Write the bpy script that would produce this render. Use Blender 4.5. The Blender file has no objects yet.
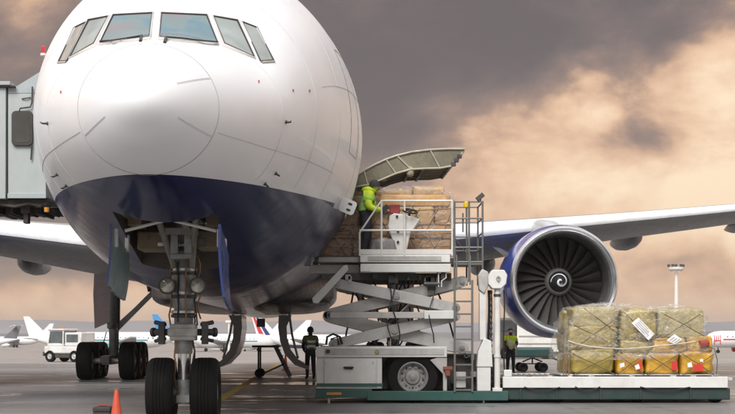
import bpy, bmesh, math, random
from mathutils import Vector, Matrix, noise as mnoise
from mathutils.bvhtree import BVHTree

random.seed(7)
SC = bpy.context.scene
COL = SC.collection
R = math.radians

# ------------------------------------------------------------------ camera
F, CX, HY, CH = 1390.0, 367.5, 338.0, 1.4     # focal length in photo pixels, centre column, horizon row, eye height
cam_d = bpy.data.cameras.new('camera')
cam = bpy.data.objects.new('camera', cam_d); COL.objects.link(cam)
cam.location = (0, 0, CH); cam.rotation_euler = (R(90), 0, 0)
cam_d.sensor_width = 36.0
cam_d.lens = F / 735.0 * 36.0
cam_d.shift_y = (HY - 207.0) / 735.0
cam_d.clip_start = 0.1; cam_d.clip_end = 20000
SC.camera = cam

# ------------------------------------------------------------------ light
SUN_EL, SUN_AZ = 44.0, 196.0                 # azimuth clockwise from +Y (view direction)
sd = bpy.data.lights.new('sun', 'SUN'); sun = bpy.data.objects.new('sun', sd); COL.objects.link(sun)
sd.energy = 3.7; sd.angle = R(35); sd.color = (1.0, 0.99, 0.985)
sdir = Vector((math.sin(R(SUN_AZ)) * math.cos(R(SUN_EL)), math.cos(R(SUN_AZ)) * math.cos(R(SUN_EL)), math.sin(R(SUN_EL))))
sun.rotation_euler = (-sdir).to_track_quat('-Z', 'Y').to_euler()
sun.location = sdir * 200

SC.view_settings.view_transform = 'Standard'
SC.view_settings.look = 'None'
SC.view_settings.gamma = 1.0
SC.view_settings.exposure = 0.28
SC.view_settings.use_curve_mapping = False
try:
    SC.cycles.use_denoising = True
    SC.cycles.denoiser = 'OPENIMAGEDENOISE'
    SC.cycles.max_bounces = 8
    SC.cycles.transparent_max_bounces = 16
    SC.cycles.sample_clamp_indirect = 6
except Exception:
    pass


class NT:
    """small helper for writing node trees"""
    def __init__(s, tree):
        s.t = tree; s.n = tree.nodes; s.l = tree.links
    def node(s, kind, **kw):
        n = s.n.new(kind)
        for k, v in kw.items():
            setattr(n, k, v)
        return n
    def put(s, sock, v):
        if v is None:
            return
        if isinstance(v, bpy.types.NodeSocket):
            s.l.new(v, sock)
        else:
            if isinstance(v, tuple) and len(v) == 3 and sock.type == 'RGBA':
                v = (*v, 1)
            sock.default_value = v
    def math(s, op, a, b=None, c=None, clamp=False):
        n = s.node('ShaderNodeMath', operation=op); n.use_clamp = clamp
        for i, v in enumerate((a, b, c)):
            s.put(n.inputs[i], v)
        return n.outputs[0]
    def vmath(s, op, a, b=None, out=0):
        n = s.node('ShaderNodeVectorMath', operation=op)
        s.put(n.inputs[0], a)
        if b is not None:
            s.put(n.inputs[1], b)
        return n.outputs[out]
    def noise(s, vec, scale, detail=3, rough=.55, dist=0.0):
        n = s.node('ShaderNodeTexNoise')
        s.put(n.inputs['Vector'], vec)
        n.inputs['Scale'].default_value = scale; n.inputs['Detail'].default_value = detail
        n.inputs['Roughness'].default_value = rough; n.inputs['Distortion'].default_value = dist
        return n.outputs['Fac']
    def ramp(s, fac, stops, interp='LINEAR'):
        n = s.node('ShaderNodeValToRGB'); s.put(n.inputs[0], fac)
        e = n.color_ramp.elements; n.color_ramp.interpolation = interp
        while len(e) < len(stops):
            e.new(0.5)
        for el, (p, c) in zip(e, stops):
            el.position = p; el.color = (*c, 1) if len(c) == 3 else c
        return n.outputs[0]
    def mix(s, fac, a, b, mode='MIX'):
        n = s.node('ShaderNodeMix', data_type='RGBA', blend_type=mode)
        s.put(n.inputs[0], fac); s.put(n.inputs[6], a); s.put(n.inputs[7], b)
        return n.outputs[2]
    def maprange(s, v, a, b, c=0.0, d=1.0, smooth=False):
        n = s.node('ShaderNodeMapRange'); n.interpolation_type = 'SMOOTHSTEP' if smooth else 'LINEAR'
        s.put(n.inputs[0], v)
        for i, x in enumerate((a, b, c, d)):
            n.inputs[i + 1].default_value = x
        return n.outputs[0]
    def mapping(s, vec, scale=(1, 1, 1), loc=(0, 0, 0), rot=(0, 0, 0)):
        n = s.node('ShaderNodeMapping'); s.put(n.inputs[0], vec)
        n.inputs['Scale'].default_value = scale; n.inputs['Location'].default_value = loc; n.inputs['Rotation'].default_value = rot
        return n.outputs[0]


# ------------------------------------------------------------------ sky: Nishita daylight under a broken evening cloud deck
world = bpy.data.worlds.new('World'); SC.world = world; world.use_nodes = True
wt = NT(world.node_tree); wt.n.clear()
w_out = wt.node('ShaderNodeOutputWorld'); w_bg = wt.node('ShaderNodeBackground')
wt.l.new(w_bg.outputs[0], w_out.inputs[0])
w_bg.inputs['Strength'].default_value = 0.1
sky = wt.node('ShaderNodeTexSky', sky_type='NISHITA'); sky.sun_disc = False
sky.sun_elevation = R(SUN_EL); sky.sun_rotation = R(SUN_AZ)
geo = wt.node('ShaderNodeTexCoord').outputs['Generated']
n_big = wt.noise(wt.mapping(geo, (1, 1, 1.7), (3.1, .4, 1.7)), 6.0, 7, .56, .3)
n_small = wt.noise(wt.mapping(geo, (1, 1, 1.7), (7.3, 2.2, .3)), 13.0, 7, .62, .35)
warp = wt.vmath('ADD', geo, wt.vmath('SCALE', wt.vmath('SUBTRACT', wt.node('ShaderNodeTexNoise').outputs['Color'], (.5, .5, .5)), None))
# (the warp bends the cloud banks so that none of them reads as a round patch)
_wn = [n for n in wt.n if n.bl_idname == 'ShaderNodeTexNoise'][-1]
wt.put(_wn.inputs['Vector'], wt.mapping(geo, (1, 1, 1.5)))
_wn.inputs['Scale'].default_value = 9.0; _wn.inputs['Detail'].default_value = 4
_sc = [n for n in wt.n if n.bl_idname == 'ShaderNodeVectorMath' and n.operation == 'SCALE'][-1]
_sc.inputs['Scale'].default_value = 0.11
def skydir(px, py):
    return Vector(((px - CX) / F, 1.0, (HY - py) / F)).normalized()
def bank(px, py, rad, squash, w):
    """a cloud bank (w>0) or a gap (w<0) in the deck, centred on a direction"""
    c = skydir(px, py)
    d = wt.vmath('SUBTRACT', warp, tuple(c))
    d = wt.vmath('MULTIPLY', d, (1.0, 1.0, squash))
    r2 = wt.vmath('DOT_PRODUCT', d, d, out=1)
    e = wt.math('EXPONENT', wt.math('MULTIPLY', r2, -1.0 / (rad / F) ** 2))
    return wt.math('MULTIPLY', e, w)
dens = wt.math('MULTIPLY_ADD', wt.math('SUBTRACT', n_big, .5), 1.25, .34)
dens = wt.math('MULTIPLY_ADD', wt.math('SUBTRACT', n_small, .5), .75, dens)
for b in [(440, 20, 150, 1.0, .40), (630, -5, 105, 1.1, .46), (730, -20, 80, 1, .30), (665, 60, 45, 1.2, .18), (380, 120, 90, 1.2, .30), (640, 135, 60, 1.9, .22), (520, 60, 60, 1, .22),
          (10, 90, 130, 1.0, .34), (-60, 0, 150, 1.0, .1), (60, 252, 120, 2.4, .34),
          (580, 97, 48, 1.7, -.46), (745, 115, 100, .9, -.36), (603, -6, 20, .5, -.42), (18, -4, 30, 1.2, -.18),
          (600, 195, 190, 1.8, -.20), (700, 275, 80, 3.5, .24), (520, 135, 40, 2.2, -.18), (450, 290, 60, 1.5, -.12), (60, 308, 120, 5, -.25), (690, 215, 60, 2.5, -.12)]:
    dens = wt.math('ADD', dens, bank(*b))
cl = wt.ramp(dens, [(0.0, (.86, .69, .49)), (.16, (.76, .54, .36)), (.33, (.60, .375, .24)), (.50, (.25, .175, .148)), (.74, (.145, .116, .112)), (1.0, (.105, .088, .088))], 'B_SPLINE')
sep = wt.node('ShaderNodeSeparateXYZ'); wt.put(sep.inputs[0], geo)
zz = sep.outputs['Z']
low = wt.math('EXPONENT', wt.math('MULTIPLY', wt.math('ABSOLUTE', zz), -26.0))
low = wt.math('MULTIPLY', low, wt.maprange(wt.noise(wt.mapping(geo, (1, 1, 7), (1, 5, 2)), 6, 4), .35, .65, .25, .95))
cl = wt.mix(low, cl, (.72, .41, .22))
up = wt.maprange(zz, .25, .8, 0, 1, True)
cl = wt.mix(up, cl, wt.ramp(n_big, [(.3, (.78, .81, .86)), (.7, (.46, .48, .51))]))
away = wt.maprange(sep.outputs['Y'], .55, -.35, 0, .75, True)   # the evening glow lies ahead; behind us the deck is plain grey
lum = wt.node('ShaderNodeRGBToBW'); wt.put(lum.inputs[0], cl)
cool = wt.vmath('MULTIPLY', wt.node('ShaderNodeCombineXYZ').outputs[0], (.98, 1.0, 1.04))
_cb = [n for n in wt.n if n.bl_idname == 'ShaderNodeCombineXYZ'][-1]
for i in range(3): wt.put(_cb.inputs[i], lum.outputs[0])
cl = wt.mix(away, cl, cool)
cl10 = wt.vmath('SCALE', cl, None); wt.n[-1].inputs['Scale'].default_value = 10.6
wt.put(w_bg.inputs['Color'], wt.mix(.97, sky.outputs[0], cl10))


# ------------------------------------------------------------------ helpers
ORG = {}

def W(px, py, d):
    return Vector(((px - CX) / F * d, d, CH + (HY - py) / F * d))

def zg(d):
    """the apron falls away gently towards the far stands"""
    return 0.0 if d < 95 else -3.0 * min(1.0, (d - 95) / 330.0)

MATS = {}
def mat(name, col, rough=.5, metal=0.0, var=.08, scale=2.5, bump=0.0, bscale=30, dirt=0.0, dirtcol=(.10, .075, .055), coat=0.0, dscale=1.3, rvar=.12, spec=.5, streak=False, emis=None, estr=0):
    if name in MATS:
        return MATS[name]
    m = bpy.data.materials.new(name); m.use_nodes = True
    t = NT(m.node_tree); p = t.n['Principled BSDF']
    co = t.node('ShaderNodeTexCoord').outputs['Object']
    n1 = t.noise(co, scale, 4, .6)
    c0 = tuple(max(0, c * (1 - var)) for c in col); c1 = tuple(min(1, c * (1 + var)) for c in col)
    c = t.ramp(n1, [(.3, c0), (.7, c1)])
    if dirt > 0:
        v = t.mapping(co, (3.5, 3.5, .35)) if streak else co
        n2 = t.noise(v, dscale, 6, .68, .5)
        c = t.mix(t.math('MULTIPLY', t.maprange(n2, .46, .72), dirt), c, dirtcol)
        n3 = t.noise(co, 9, 5, .7)
        c = t.mix(t.math('MULTIPLY', t.maprange(n3, .58, .75), dirt * .6), c, dirtcol)
    t.put(p.inputs['Base Color'], c)
    n4 = t.noise(co, scale * 2.3, 4, .6)
    t.put(p.inputs['Roughness'], t.maprange(n4, .3, .7, max(.02, rough - rvar), min(1, rough + rvar)))
    p.inputs['Metallic'].default_value = metal
    p.inputs['Specular IOR Level'].default_value = spec
    p.inputs['Coat Weight'].default_value = coat
    if bump > 0:
        b = t.node('ShaderNodeBump'); b.inputs['Strength'].default_value = bump; b.inputs['Distance'].default_value = .02
        t.put(b.inputs['Height'], t.noise(co, bscale, 4, .6)); t.l.new(b.outputs[0], p.inputs['Normal'])
    if emis:
        p.inputs['Emission Color'].default_value = (*emis, 1); p.inputs['Emission Strength'].default_value = estr
    MATS[name] = m
    return m

def glassmat(name, tint, rough=.05, alpha=.9):
    """dark tinted pane: reflective, only slightly see-through"""
    if name in MATS:
        return MATS[name]
    m = bpy.data.materials.new(name); m.use_nodes = True
    t = NT(m.node_tree); p = t.n['Principled BSDF']
    co = t.node('ShaderNodeTexCoord').outputs['Object']
    t.put(p.inputs['Base Color'], t.ramp(t.noise(co, 1.6, 3), [(.3, tuple(c * .7 for c in tint)), (.7, tuple(c * 1.3 for c in tint))]))
    p.inputs['Roughness'].default_value = rough; p.inputs['Alpha'].default_value = alpha
    p.inputs['IOR'].default_value = 1.6; p.inputs['Coat Weight'].default_value = .6
    MATS[name] = m
    return m


class MB:
    def __init__(s):
        s.v = []; s.f = []; s.m = []; s.mi = 0
    def add(s, vs, fs, mi=None):
        o = len(s.v); s.v += [tuple(v) for v in vs]
        s.f += [tuple(i + o for i in f) for f in fs]; s.m += [s.mi if mi is None else mi] * len(fs)
        return s
    def box(s, x0, x1, y0, y1, z0, z1):
        return s.add([(x0, y0, z0), (x1, y0, z0), (x1, y1, z0), (x0, y1, z0), (x0, y0, z1), (x1, y0, z1), (x1, y1, z1), (x0, y1, z1)],
              [(0, 3, 2, 1), (4, 5, 6, 7), (0, 1, 5, 4), (1, 2, 6, 5), (2, 3, 7, 6), (3, 0, 4, 7)])
    def bar(s, a, b, w, h, up=(0, 0, 1)):
        a = Vector(a); b = Vector(b); d = (b - a).normalized(); u = Vector(up)
        if abs(d.dot(u)) > .99:
            u = Vector((0, 1, 0))
        x = d.cross(u).normalized(); z = x.cross(d).normalized()
        q = [a + x * (sx * w / 2) + z * (sz * h / 2) for sx, sz in ((-1, -1), (1, -1), (1, 1), (-1, 1))]
        q += [p + (b - a) for p in q]
        return s.add(q, [(0, 1, 2, 3), (7, 6, 5, 4), (0, 4, 5, 1), (1, 5, 6, 2), (2, 6, 7, 3), (3, 7, 4, 0)])
    def tube(s, pts, r, n=8, cap=True):
        pts = [Vector(p) for p in pts]; rs = r if isinstance(r, (list, tuple)) else [r] * len(pts)
        vs = []; fs = []; pu = None
        for i, p in enumerate(pts):
            d = (pts[min(i + 1, len(pts) - 1)] - pts[max(i - 1, 0)])
            if d.length < 1e-9:
                d = Vector((0, 0, 1))
            d.normalize()
            if pu is None:
                pu = d.orthogonal().normalized()
            pu = (pu - d * pu.dot(d))
            if pu.length < 1e-6:
                pu = d.orthogonal()
            pu.normalize(); q = d.cross(pu)
            for k in range(n):
                a = 2 * math.pi * k / n
                vs.append(p + (pu * math.cos(a) + q * math.sin(a)) * rs[i])
        for i in range(len(pts) - 1):
            for k in range(n):
                fs.append((i * n + k, i * n + (k + 1) % n, (i + 1) * n + (k + 1) % n, (i + 1) * n + k))
        if cap:
            fs.append(tuple(range(n - 1, -1, -1))); fs.append(tuple((len(pts) - 1) * n + k for k in range(n)))
        return s.add(vs, fs)
    def cyl(s, a, b, r0, r1=None, n=14, cap=True):
        return s.tube([a, b], [r0, r0 if r1 is None else r1], n, cap)
    def lathe(s, prof, org, axis, n=32, closed=False):
        """prof: list of (distance along axis, radius)"""
        o = Vector(org); ax = Vector(axis).normalized(); u = ax.orthogonal().normalized(); w = ax.cross(u)
        vs = []; fs = []
        for t, r in prof:
            for k in range(n):
                a = 2 * math.pi * k / n
                vs.append(o + ax * t + (u * math.cos(a) + w * math.sin(a)) * max(r, 1e-4))
        m = len(prof)
        for i in range(m if closed else m - 1):
            j = (i + 1) % m
            for k in range(n):
                fs.append((i * n + k, i * n + (k + 1) % n, j * n + (k + 1) % n, j * n + k))
        return s.add(vs, fs)
    def prism(s, poly, ext):
        """poly: 3-D points of a flat outline, pushed along the vector ext"""
        n = len(poly); e = Vector(ext); p = [Vector(q) for q in poly]
        vs = p + [q + e for q in p]
        fs = [tuple(range(n - 1, -1, -1)), tuple(range(n, 2 * n))] + [(i, (i + 1) % n, n + (i + 1) % n, n + i) for i in range(n)]
        return s.add(vs, fs)
    def ell(s, c, r, n=12, m=8, e=1.0, lump=0.0, seed=0):
        """ellipsoid; e<1 makes it a soft box, lump dents it"""
        c = Vector(c); vs = []; fs = []
        def pw(x):
            return math.copysign(abs(x) ** e, x)
        for i in range(m + 1):
            ph = -math.pi / 2 + math.pi * i / m
            for k in range(n):
                th = 2 * math.pi * k / n
                d = Vector((pw(math.cos(ph)) * pw(math.cos(th)), pw(math.cos(ph)) * pw(math.sin(th)), pw(math.sin(ph))))
                if lump:
                    d *= 1 + lump * mnoise.noise(d * 1.7 + Vector((seed * 3.1, seed, 0))) + lump * .6 * mnoise.noise(d * 4 + Vector((seed, 5, seed)))
                vs.append(c + Vector((d.x * r[0], d.y * r[1], d.z * r[2])))
        for i in range(m):
            for k in range(n):
                fs.append((i * n + k, i * n + (k + 1) % n, (i + 1) * n + (k + 1) % n, (i + 1) * n + k))
        return s.add(vs, fs)
    def grid(s, rows, closed=False):
        n = len(rows[0]); vs = [p for r in rows for p in r]; fs = []
        for i in range(len(rows) - 1):
            for k in range(n if closed else n - 1):
                fs.append((i * n + k, i * n + (k + 1) % n, (i + 1) * n + (k + 1) % n, (i + 1) * n + k))
        return s.add(vs, fs)
    def build(s, name, mats, parent=None, ang=38, bevel=0.0, recalc=True, seg=2):
        org = ORG.get(parent.name, Vector()) if parent else Vector()
        me = bpy.data.meshes.new(name)
        me.from_pydata([tuple(Vector(v) - org) for v in s.v], [], s.f)
        if not isinstance(mats, (list, tuple)):
            mats = [mats]
        for m in mats:
            me.materials.append(m)
        me.polygons.foreach_set('material_index', s.m)
        if recalc:
            bm = bmesh.new(); bm.from_mesh(me)
            bmesh.ops.remove_doubles(bm, verts=bm.verts, dist=1e-5)
            bmesh.ops.recalc_face_normals(bm, faces=bm.faces)
            bm.to_mesh(me); bm.free()
        me.shade_smooth(); me.set_sharp_from_angle(angle=R(ang))
        o = bpy.data.objects.new(name, me); COL.objects.link(o)
        if parent:
            o.parent = parent; ORG[o.name] = org
        if bevel:
            b = o.modifiers.new('bevel', 'BEVEL'); b.width = bevel; b.segments = seg; b.limit_method = 'ANGLE'; b.angle_limit = R(40)
        return o

def tag(o, label=None, cat=None, group=None, kind=None):
    if label: o['label'] = label
    if cat: o['category'] = cat
    if group: o['group'] = group
    if kind: o['kind'] = kind
    return o

def thing(name, label, cat, loc=(0, 0, 0), group=None):
    o = bpy.data.objects.new(name, None); COL.objects.link(o); o.location = loc
    o.empty_display_size = .3
    ORG[o.name] = Vector(loc)
    return tag(o, label, cat, group)

def dup(o, parent=None, loc=None, rotz=None, label=None, group=None):
    c = o.copy(); COL.objects.link(c); c.parent = parent
    if loc is not None: c.location = loc
    if rotz is not None: c.rotation_euler.z = rotz
    if label: c['label'] = label
    if group: c['group'] = group
    for ch in [q for q in bpy.data.objects if q.parent == o]:
        dup(ch, c)
    return c

# ------------------------------------------------------------------ ground
def groundmat(name, base, dark, wet, joint=None, rough=.62):
    m = bpy.data.materials.new(name); m.use_nodes = True
    t = NT(m.node_tree); p = t.n['Principled BSDF']
    co = t.node('ShaderNodeTexCoord').outputs['Object']
    big = t.noise(t.mapping(co, (.10, .16, 1)), 1.0, 6, .66, .5)
    fine = t.noise(co, 38, 3, .7)
    c = t.mix(t.maprange(big, .36, .66), dark, base)
    c = t.mix(t.maprange(fine, .3, .7, 0, .35), c, tuple(x * .55 for x in base))
    stain = t.noise(t.mapping(co, (.5, .5, 1)), 1.0, 5, .7)
    c = t.mix(t.maprange(stain, .60, .72, 0, .5), c, tuple(x * .35 for x in dark))
    if joint:
        sx = t.node('ShaderNodeSeparateXYZ'); t.put(sx.inputs[0], co)
        for ax in ('X', 'Y'):
            j = t.math('ABSOLUTE', t.math('SUBTRACT', t.math('FRACT', t.math('MULTIPLY', sx.outputs[ax], 1.0 / joint)), .5))
            c = t.mix(t.math('MULTIPLY', t.math('LESS_THAN', j, .006), .6), c, (.04, .036, .032))
    if not joint:
        tk = t.noise(t.mapping(co, (2.2, .035, 1), rot=(0, 0, .05)), 1.0, 4, .6)
        c = t.mix(t.maprange(tk, .58, .70, 0, .45), c, tuple(x * .45 for x in dark))
        ag = t.noise(co, 11, 4, .75); c = t.mix(t.maprange(ag, .5, .75, 0, .3), c, tuple(x * 1.9 for x in base))
    t.put(p.inputs['Base Color'], c)
    w = t.noise(t.mapping(co, (.22, .60, 1), (3, 1, 0)), 1.0, 6, .66, .9)
    wetm = t.maprange(w, .52, .64, 0, wet, True)
    t.put(p.inputs['Roughness'], t.math('SUBTRACT', rough, t.math('MULTIPLY', wetm, rough - .10)))
    p.inputs['Specular IOR Level'].default_value = .45
    b = t.node('ShaderNodeBump'); b.inputs['Distance'].default_value = .01
    t.put(b.inputs['Height'], fine); t.put(b.inputs['Strength'], t.math('SUBTRACT', .35, t.math('MULTIPLY', wetm, .33)))
    t.l.new(b.outputs[0], p.inputs['Normal'])
    return m

g = MB()
rows = []
for y in (-60, 0, 20, 40, 60, 80, 95, 130, 180, 240, 300, 360, 425, 700, 1500, 4000, 9000):
    wd = max(200, y * 1.2)
    rows.append([(x * wd, y, zg(y)) for x in (-1, -.5, 0, .5, 1)])
g.grid(rows)
tag(g.build('ground', groundmat('pale_concrete', (.34, .30, .27), (.25, .225, .205), .35, 7.5), ang=180), kind='structure')
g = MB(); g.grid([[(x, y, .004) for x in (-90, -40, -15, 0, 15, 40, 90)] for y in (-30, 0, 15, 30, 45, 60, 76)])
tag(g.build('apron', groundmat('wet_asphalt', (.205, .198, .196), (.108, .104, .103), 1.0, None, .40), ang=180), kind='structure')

# yellow stand centreline and two cross lines
AX, BX = -2.25, -0.0342                       # the parked aircraft's centreline: x = AX + BX * y
m_yel = mat('worn_yellow_paint', (.42, .29, .05), .6, dirt=.55, dirtcol=(.10, .09, .08), dscale=3)
m_wln = mat('worn_white_paint', (.55, .53, .50), .6, dirt=.5, dirtcol=(.12, .11, .10), dscale=3)
g = MB()
for y0, y1 in ((18, 74),):
    g.add([(AX + BX * y0 - .12, y0, .008), (AX + BX * y0 + .12, y0, .008), (AX + BX * y1 + .12, y1, .008), (AX + BX * y1 - .12, y1, .008)], [(0, 1, 2, 3)])
tag(g.build('centreline_marking', m_yel, recalc=False), kind='structure')
for (xa, xb, y, wd) in ((-9, 2, 25.3, .1), (-12, -5, 41, .15), (-16, 14, 62, .2)):
    g = MB(); g.add([(xa, y, .0085), (xb, y + .2, .0085), (xb, y + .2 + wd, .0085), (xa, y + wd, .0085)], [(0, 1, 2, 3)])
    tag(g.build('cross_marking', m_wln, recalc=False), kind='structure')

# low hills and woods at the horizon, distance haze greyed into their colours
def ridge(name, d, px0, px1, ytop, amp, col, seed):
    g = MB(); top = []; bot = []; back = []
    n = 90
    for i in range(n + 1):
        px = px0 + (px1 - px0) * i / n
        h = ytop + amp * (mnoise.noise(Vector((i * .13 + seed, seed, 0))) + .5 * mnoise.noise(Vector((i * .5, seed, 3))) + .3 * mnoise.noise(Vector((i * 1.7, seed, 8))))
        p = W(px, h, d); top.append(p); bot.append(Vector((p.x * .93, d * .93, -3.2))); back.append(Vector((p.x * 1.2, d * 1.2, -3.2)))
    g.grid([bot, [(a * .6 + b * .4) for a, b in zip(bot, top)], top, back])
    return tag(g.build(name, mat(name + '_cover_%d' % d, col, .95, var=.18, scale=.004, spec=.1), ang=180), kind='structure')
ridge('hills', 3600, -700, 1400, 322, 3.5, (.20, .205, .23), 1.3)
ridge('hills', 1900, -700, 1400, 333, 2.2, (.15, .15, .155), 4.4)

# ================================================================== the airliner being loaded
D0 = 16.4
YAW = math.atan(-BX)
PL = thing('airliner', 'huge white and navy wide-body airliner seen nose-on, being loaded with cargo', 'airliner', (AX + BX * D0, D0, 0))
ORG[PL.name] = Vector()
PL.rotation_euler = (0, 0, YAW)
PM = Matrix.Translation(PL.location) @ Matrix.Rotation(YAW, 4, 'Z')
PMI = PM.inverted()
CAML = PMI @ Vector((0, 0, CH))

def PLOC(px, py, st):
    """point of the aircraft's own frame seen at a photo pixel, at station st behind the nose tip"""
    d = PMI.to_3x3() @ (W(px, py, 1.0) - Vector((0, 0, CH)))
    k = (st - CAML.y) / d.y
    return CAML + d * k

def pchip(xs, ys):
    n = len(xs); h = [xs[i + 1] - xs[i] for i in range(n - 1)]; dl = [(ys[i + 1] - ys[i]) / h[i] for i in range(n - 1)]
    m = [dl[0]] + [0 if dl[i - 1] * dl[i] <= 0 else 2 * dl[i - 1] * dl[i] / (dl[i - 1] + dl[i]) for i in range(1, n - 1)] + [dl[-1]]
    def f(x):
        x = min(max(x, xs[0]), xs[-1]); i = 0
        while i < n - 2 and x > xs[i + 1]:
            i += 1
        t = (x - xs[i]) / h[i]; t2 = t * t; t3 = t2 * t
        return (2 * t3 - 3 * t2 + 1) * ys[i] + (t3 - 2 * t2 + t) * h[i] * m[i] + (-2 * t3 + 3 * t2) * ys[i + 1] + (t3 - t2) * h[i] * m[i + 1]
    return f
_st = [0, .2, .5, 1.0, 2.0, 2.8, 3.8, 5.0, 7.0, 9.0, 11.0, 40, 46, 52, 58, 63]
_q = [math.sqrt(x) for x in _st]
ztop = pchip(_q, [4.25, 4.60, 4.82, 5.08, 5.38, 5.58, 6.20, 6.93, 7.80, 8.25, 8.40, 8.40, 8.40, 8.3, 8.0, 7.5])
zbot = pchip(_q, [4.25, 3.92, 3.68, 3.45, 3.25, 3.12, 2.98, 2.78, 2.48, 2.28, 2.20, 2.20, 2.6, 3.7, 5.2, 6.6])
hwid = pchip(_q, [0.0, .37, .60, .87, 1.30, 1.58, 1.88, 2.17, 2.58, 2.90, 3.08, 3.10, 2.95, 2.4, 1.4, .3])
zmid = pchip(_q, [4.25, 4.25, 4.26, 4.28, 4.38, 4.48, 4.62, 4.82, 5.08, 5.24, 5.30, 5.30, 5.45, 5.95, 6.6, 7.05])
XOFF = pchip([0, 1.2, 6, 11, 63], [.10, .10, .04, 0, 0])
def FS(st, th):
    q = math.sqrt(max(st, 0)); c = math.cos(th); s = math.sin(th); zc = zmid(q)
    z = zc + (ztop(q) - zc) * s if s >= 0 else zc + (zc - zbot(q)) * s
    return Vector((hwid(q) * c + XOFF(st), st, z))
def FN(st, th):
    e = .02
    a = FS(st + e, th) - FS(max(st - e, 0), th); b = FS(st, th + e) - FS(st, th - e)
    return b.cross(a).normalized()

# ---- fuselage skin: white above, navy belly
mf = bpy.data.materials.new('airliner_paint'); mf.use_nodes = True
t = NT(mf.node_tree); p = t.n['Principled BSDF']
co = t.node('ShaderNodeTexCoord').outputs['Object']
sp = t.node('ShaderNodeSeparateXYZ'); t.put(sp.inputs[0], co)
edge = t.math('MULTIPLY_ADD', t.math('MINIMUM', sp.outputs['Y'], 11.0), .050, 3.40)
isn = t.math('LESS_THAN', sp.outputs['Z'], edge)
wn = t.noise(co, .9, 5, .6)
white = t.ramp(wn, [(.3, (.78, .78, .785)), (.7, (.83, .83, .835))])
str_ = t.noise(t.mapping(co, (2.0, .5, .3)), 1.6, 6, .7, .4)
white = t.mix(t.maprange(str_, .54, .85, 0, .13), white, (.50, .49, .48))
navy = t.ramp(wn, [(.3, (.0055, .009, .052)), (.7, (.008, .013, .072))])
navy = t.mix(t.maprange(str_, .6, .85, 0, .10), navy, (.06, .06, .08))
t.put(p.inputs['Base Color'], t.mix(isn, white, navy))
t.put(p.inputs['Roughness'], t.math('SUBTRACT', t.maprange(t.noise(co, 2.2, 5, .65), .3, .75, .34, .50), t.math('MULTIPLY', isn, .22)))
t.put(p.inputs['IOR'], t.math('SUBTRACT', 1.5, t.math('MULTIPLY', isn, .28)))
t.put(p.inputs['Specular IOR Level'], t.math('SUBTRACT', .5, t.math('MULTIPLY', isn, .05)))
t.put(p.inputs['Coat Weight'], t.math('MULTIPLY', t.math('SUBTRACT', 1.0, isn), .15)); p.inputs['Coat Roughness'].default_value = .08
bp = t.node('ShaderNodeBump'); bp.inputs['Strength'].default_value = .06; bp.inputs['Distance'].default_value = .05
t.put(bp.inputs['Height'], t.noise(t.mapping(co, (1, .6, 1)), 1.8, 2, .5)); t.l.new(bp.outputs[0], p.inputs['Normal'])

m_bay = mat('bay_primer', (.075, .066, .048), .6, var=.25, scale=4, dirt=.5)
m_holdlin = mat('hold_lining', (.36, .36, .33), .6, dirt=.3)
m_strut = mat('gear_grey', (.30, .31, .31), .45, metal=.2, dirt=.6, dscale=4)
m_dkmetal = mat('dark_metal', (.06, .06, .06), .5, metal=.4, var=.3, dirt=.3)
m_chrome = mat('piston_chrome', (.6, .6, .6), .2, metal=.9)
m_rub = mat('tyre_rubber', (.009, .0088, .0085), .7, var=.25, bump=.25, dirt=.10, dirtcol=(.035, .031, .027), dscale=2, spec=.12)
m_rim = mat('wheel_rim', (.45, .45, .44), .45, metal=.3, dirt=.5, dscale=6)
m_seam = mat('seam_dark', (.34, .33, .33), .7)
m_seam2 = mat('seam_faint', (.52, .51, .51), .6)
m_black = mat('black_plastic', (.012, .012, .012), .45)
m_white = mat('gloss_white', (.76, .75, .73), .3, dirt=.15, dscale=3)
m_navy = mat('gloss_navy', (.014, .022, .10), .22, coat=.4, var=.15)
m_steel = mat('bare_steel', (.46, .46, .45), .35, metal=.8, dirt=.25)
m_hyd = mat('hydraulic_copper', (.30, .16, .08), .5, metal=.4)

g = MB(); NR = 150; NS = 120; rows = []
sts = [0.004] + [(11.0 ** .5 * i / 100) ** 2 for i in range(1, 101)] + [11 + (63 - 11) * i / 40 for i in range(1, 41)]
for s_ in sts:
    rows.append([FS(s_, 2 * math.pi * k / NS) for k in range(NS)])
g.grid(rows, True)
g.f.append(tuple(range(NS - 1, -1, -1))); g.m.append(0)
g.f.append(tuple((len(rows) - 1) * NS + k for k in range(NS))); g.m.append(0)
fus = g.build('fuselage', [mf, m_bay, m_holdlin], PL, ang=180)
bvh = BVHTree.FromPolygons([v.co.copy() for v in fus.data.vertices], [tuple(q.vertices) for q in fus.data.polygons])

# real openings: nose-wheel bay and forward cargo hold
def cut(obj, box, mat_):
    c = MB().box(*box); co_ = c.build('cutter', [mat_], PL)
    bo = obj.modifiers.new('cut', 'BOOLEAN'); bo.operation = 'DIFFERENCE'; bo.object = co_; bo.solver = 'EXACT'; bo.material_mode = 'TRANSFER'
    bpy.context.view_layer.update()
    dg = bpy.context.evaluated_depsgraph_get()
    me = bpy.data.meshes.new_from_object(obj.evaluated_get(dg))
    obj.modifiers.clear(); old = obj.data; obj.data = me; bpy.data.meshes.remove(old)
    cm = co_.data; bpy.data.objects.remove(co_); bpy.data.meshes.remove(cm)
DOOR_Y0, DOOR_Y1, DOOR_Z0, DOOR_Z1 = 13.3, 16.3, 3.02, 4.86
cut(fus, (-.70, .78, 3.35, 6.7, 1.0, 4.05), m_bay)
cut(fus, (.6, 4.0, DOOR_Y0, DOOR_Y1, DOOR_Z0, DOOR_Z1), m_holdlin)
fus.data.name = 'fuselage'
fus.data.shade_smooth(); fus.data.set_sharp_from_angle(angle=R(40))

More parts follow.
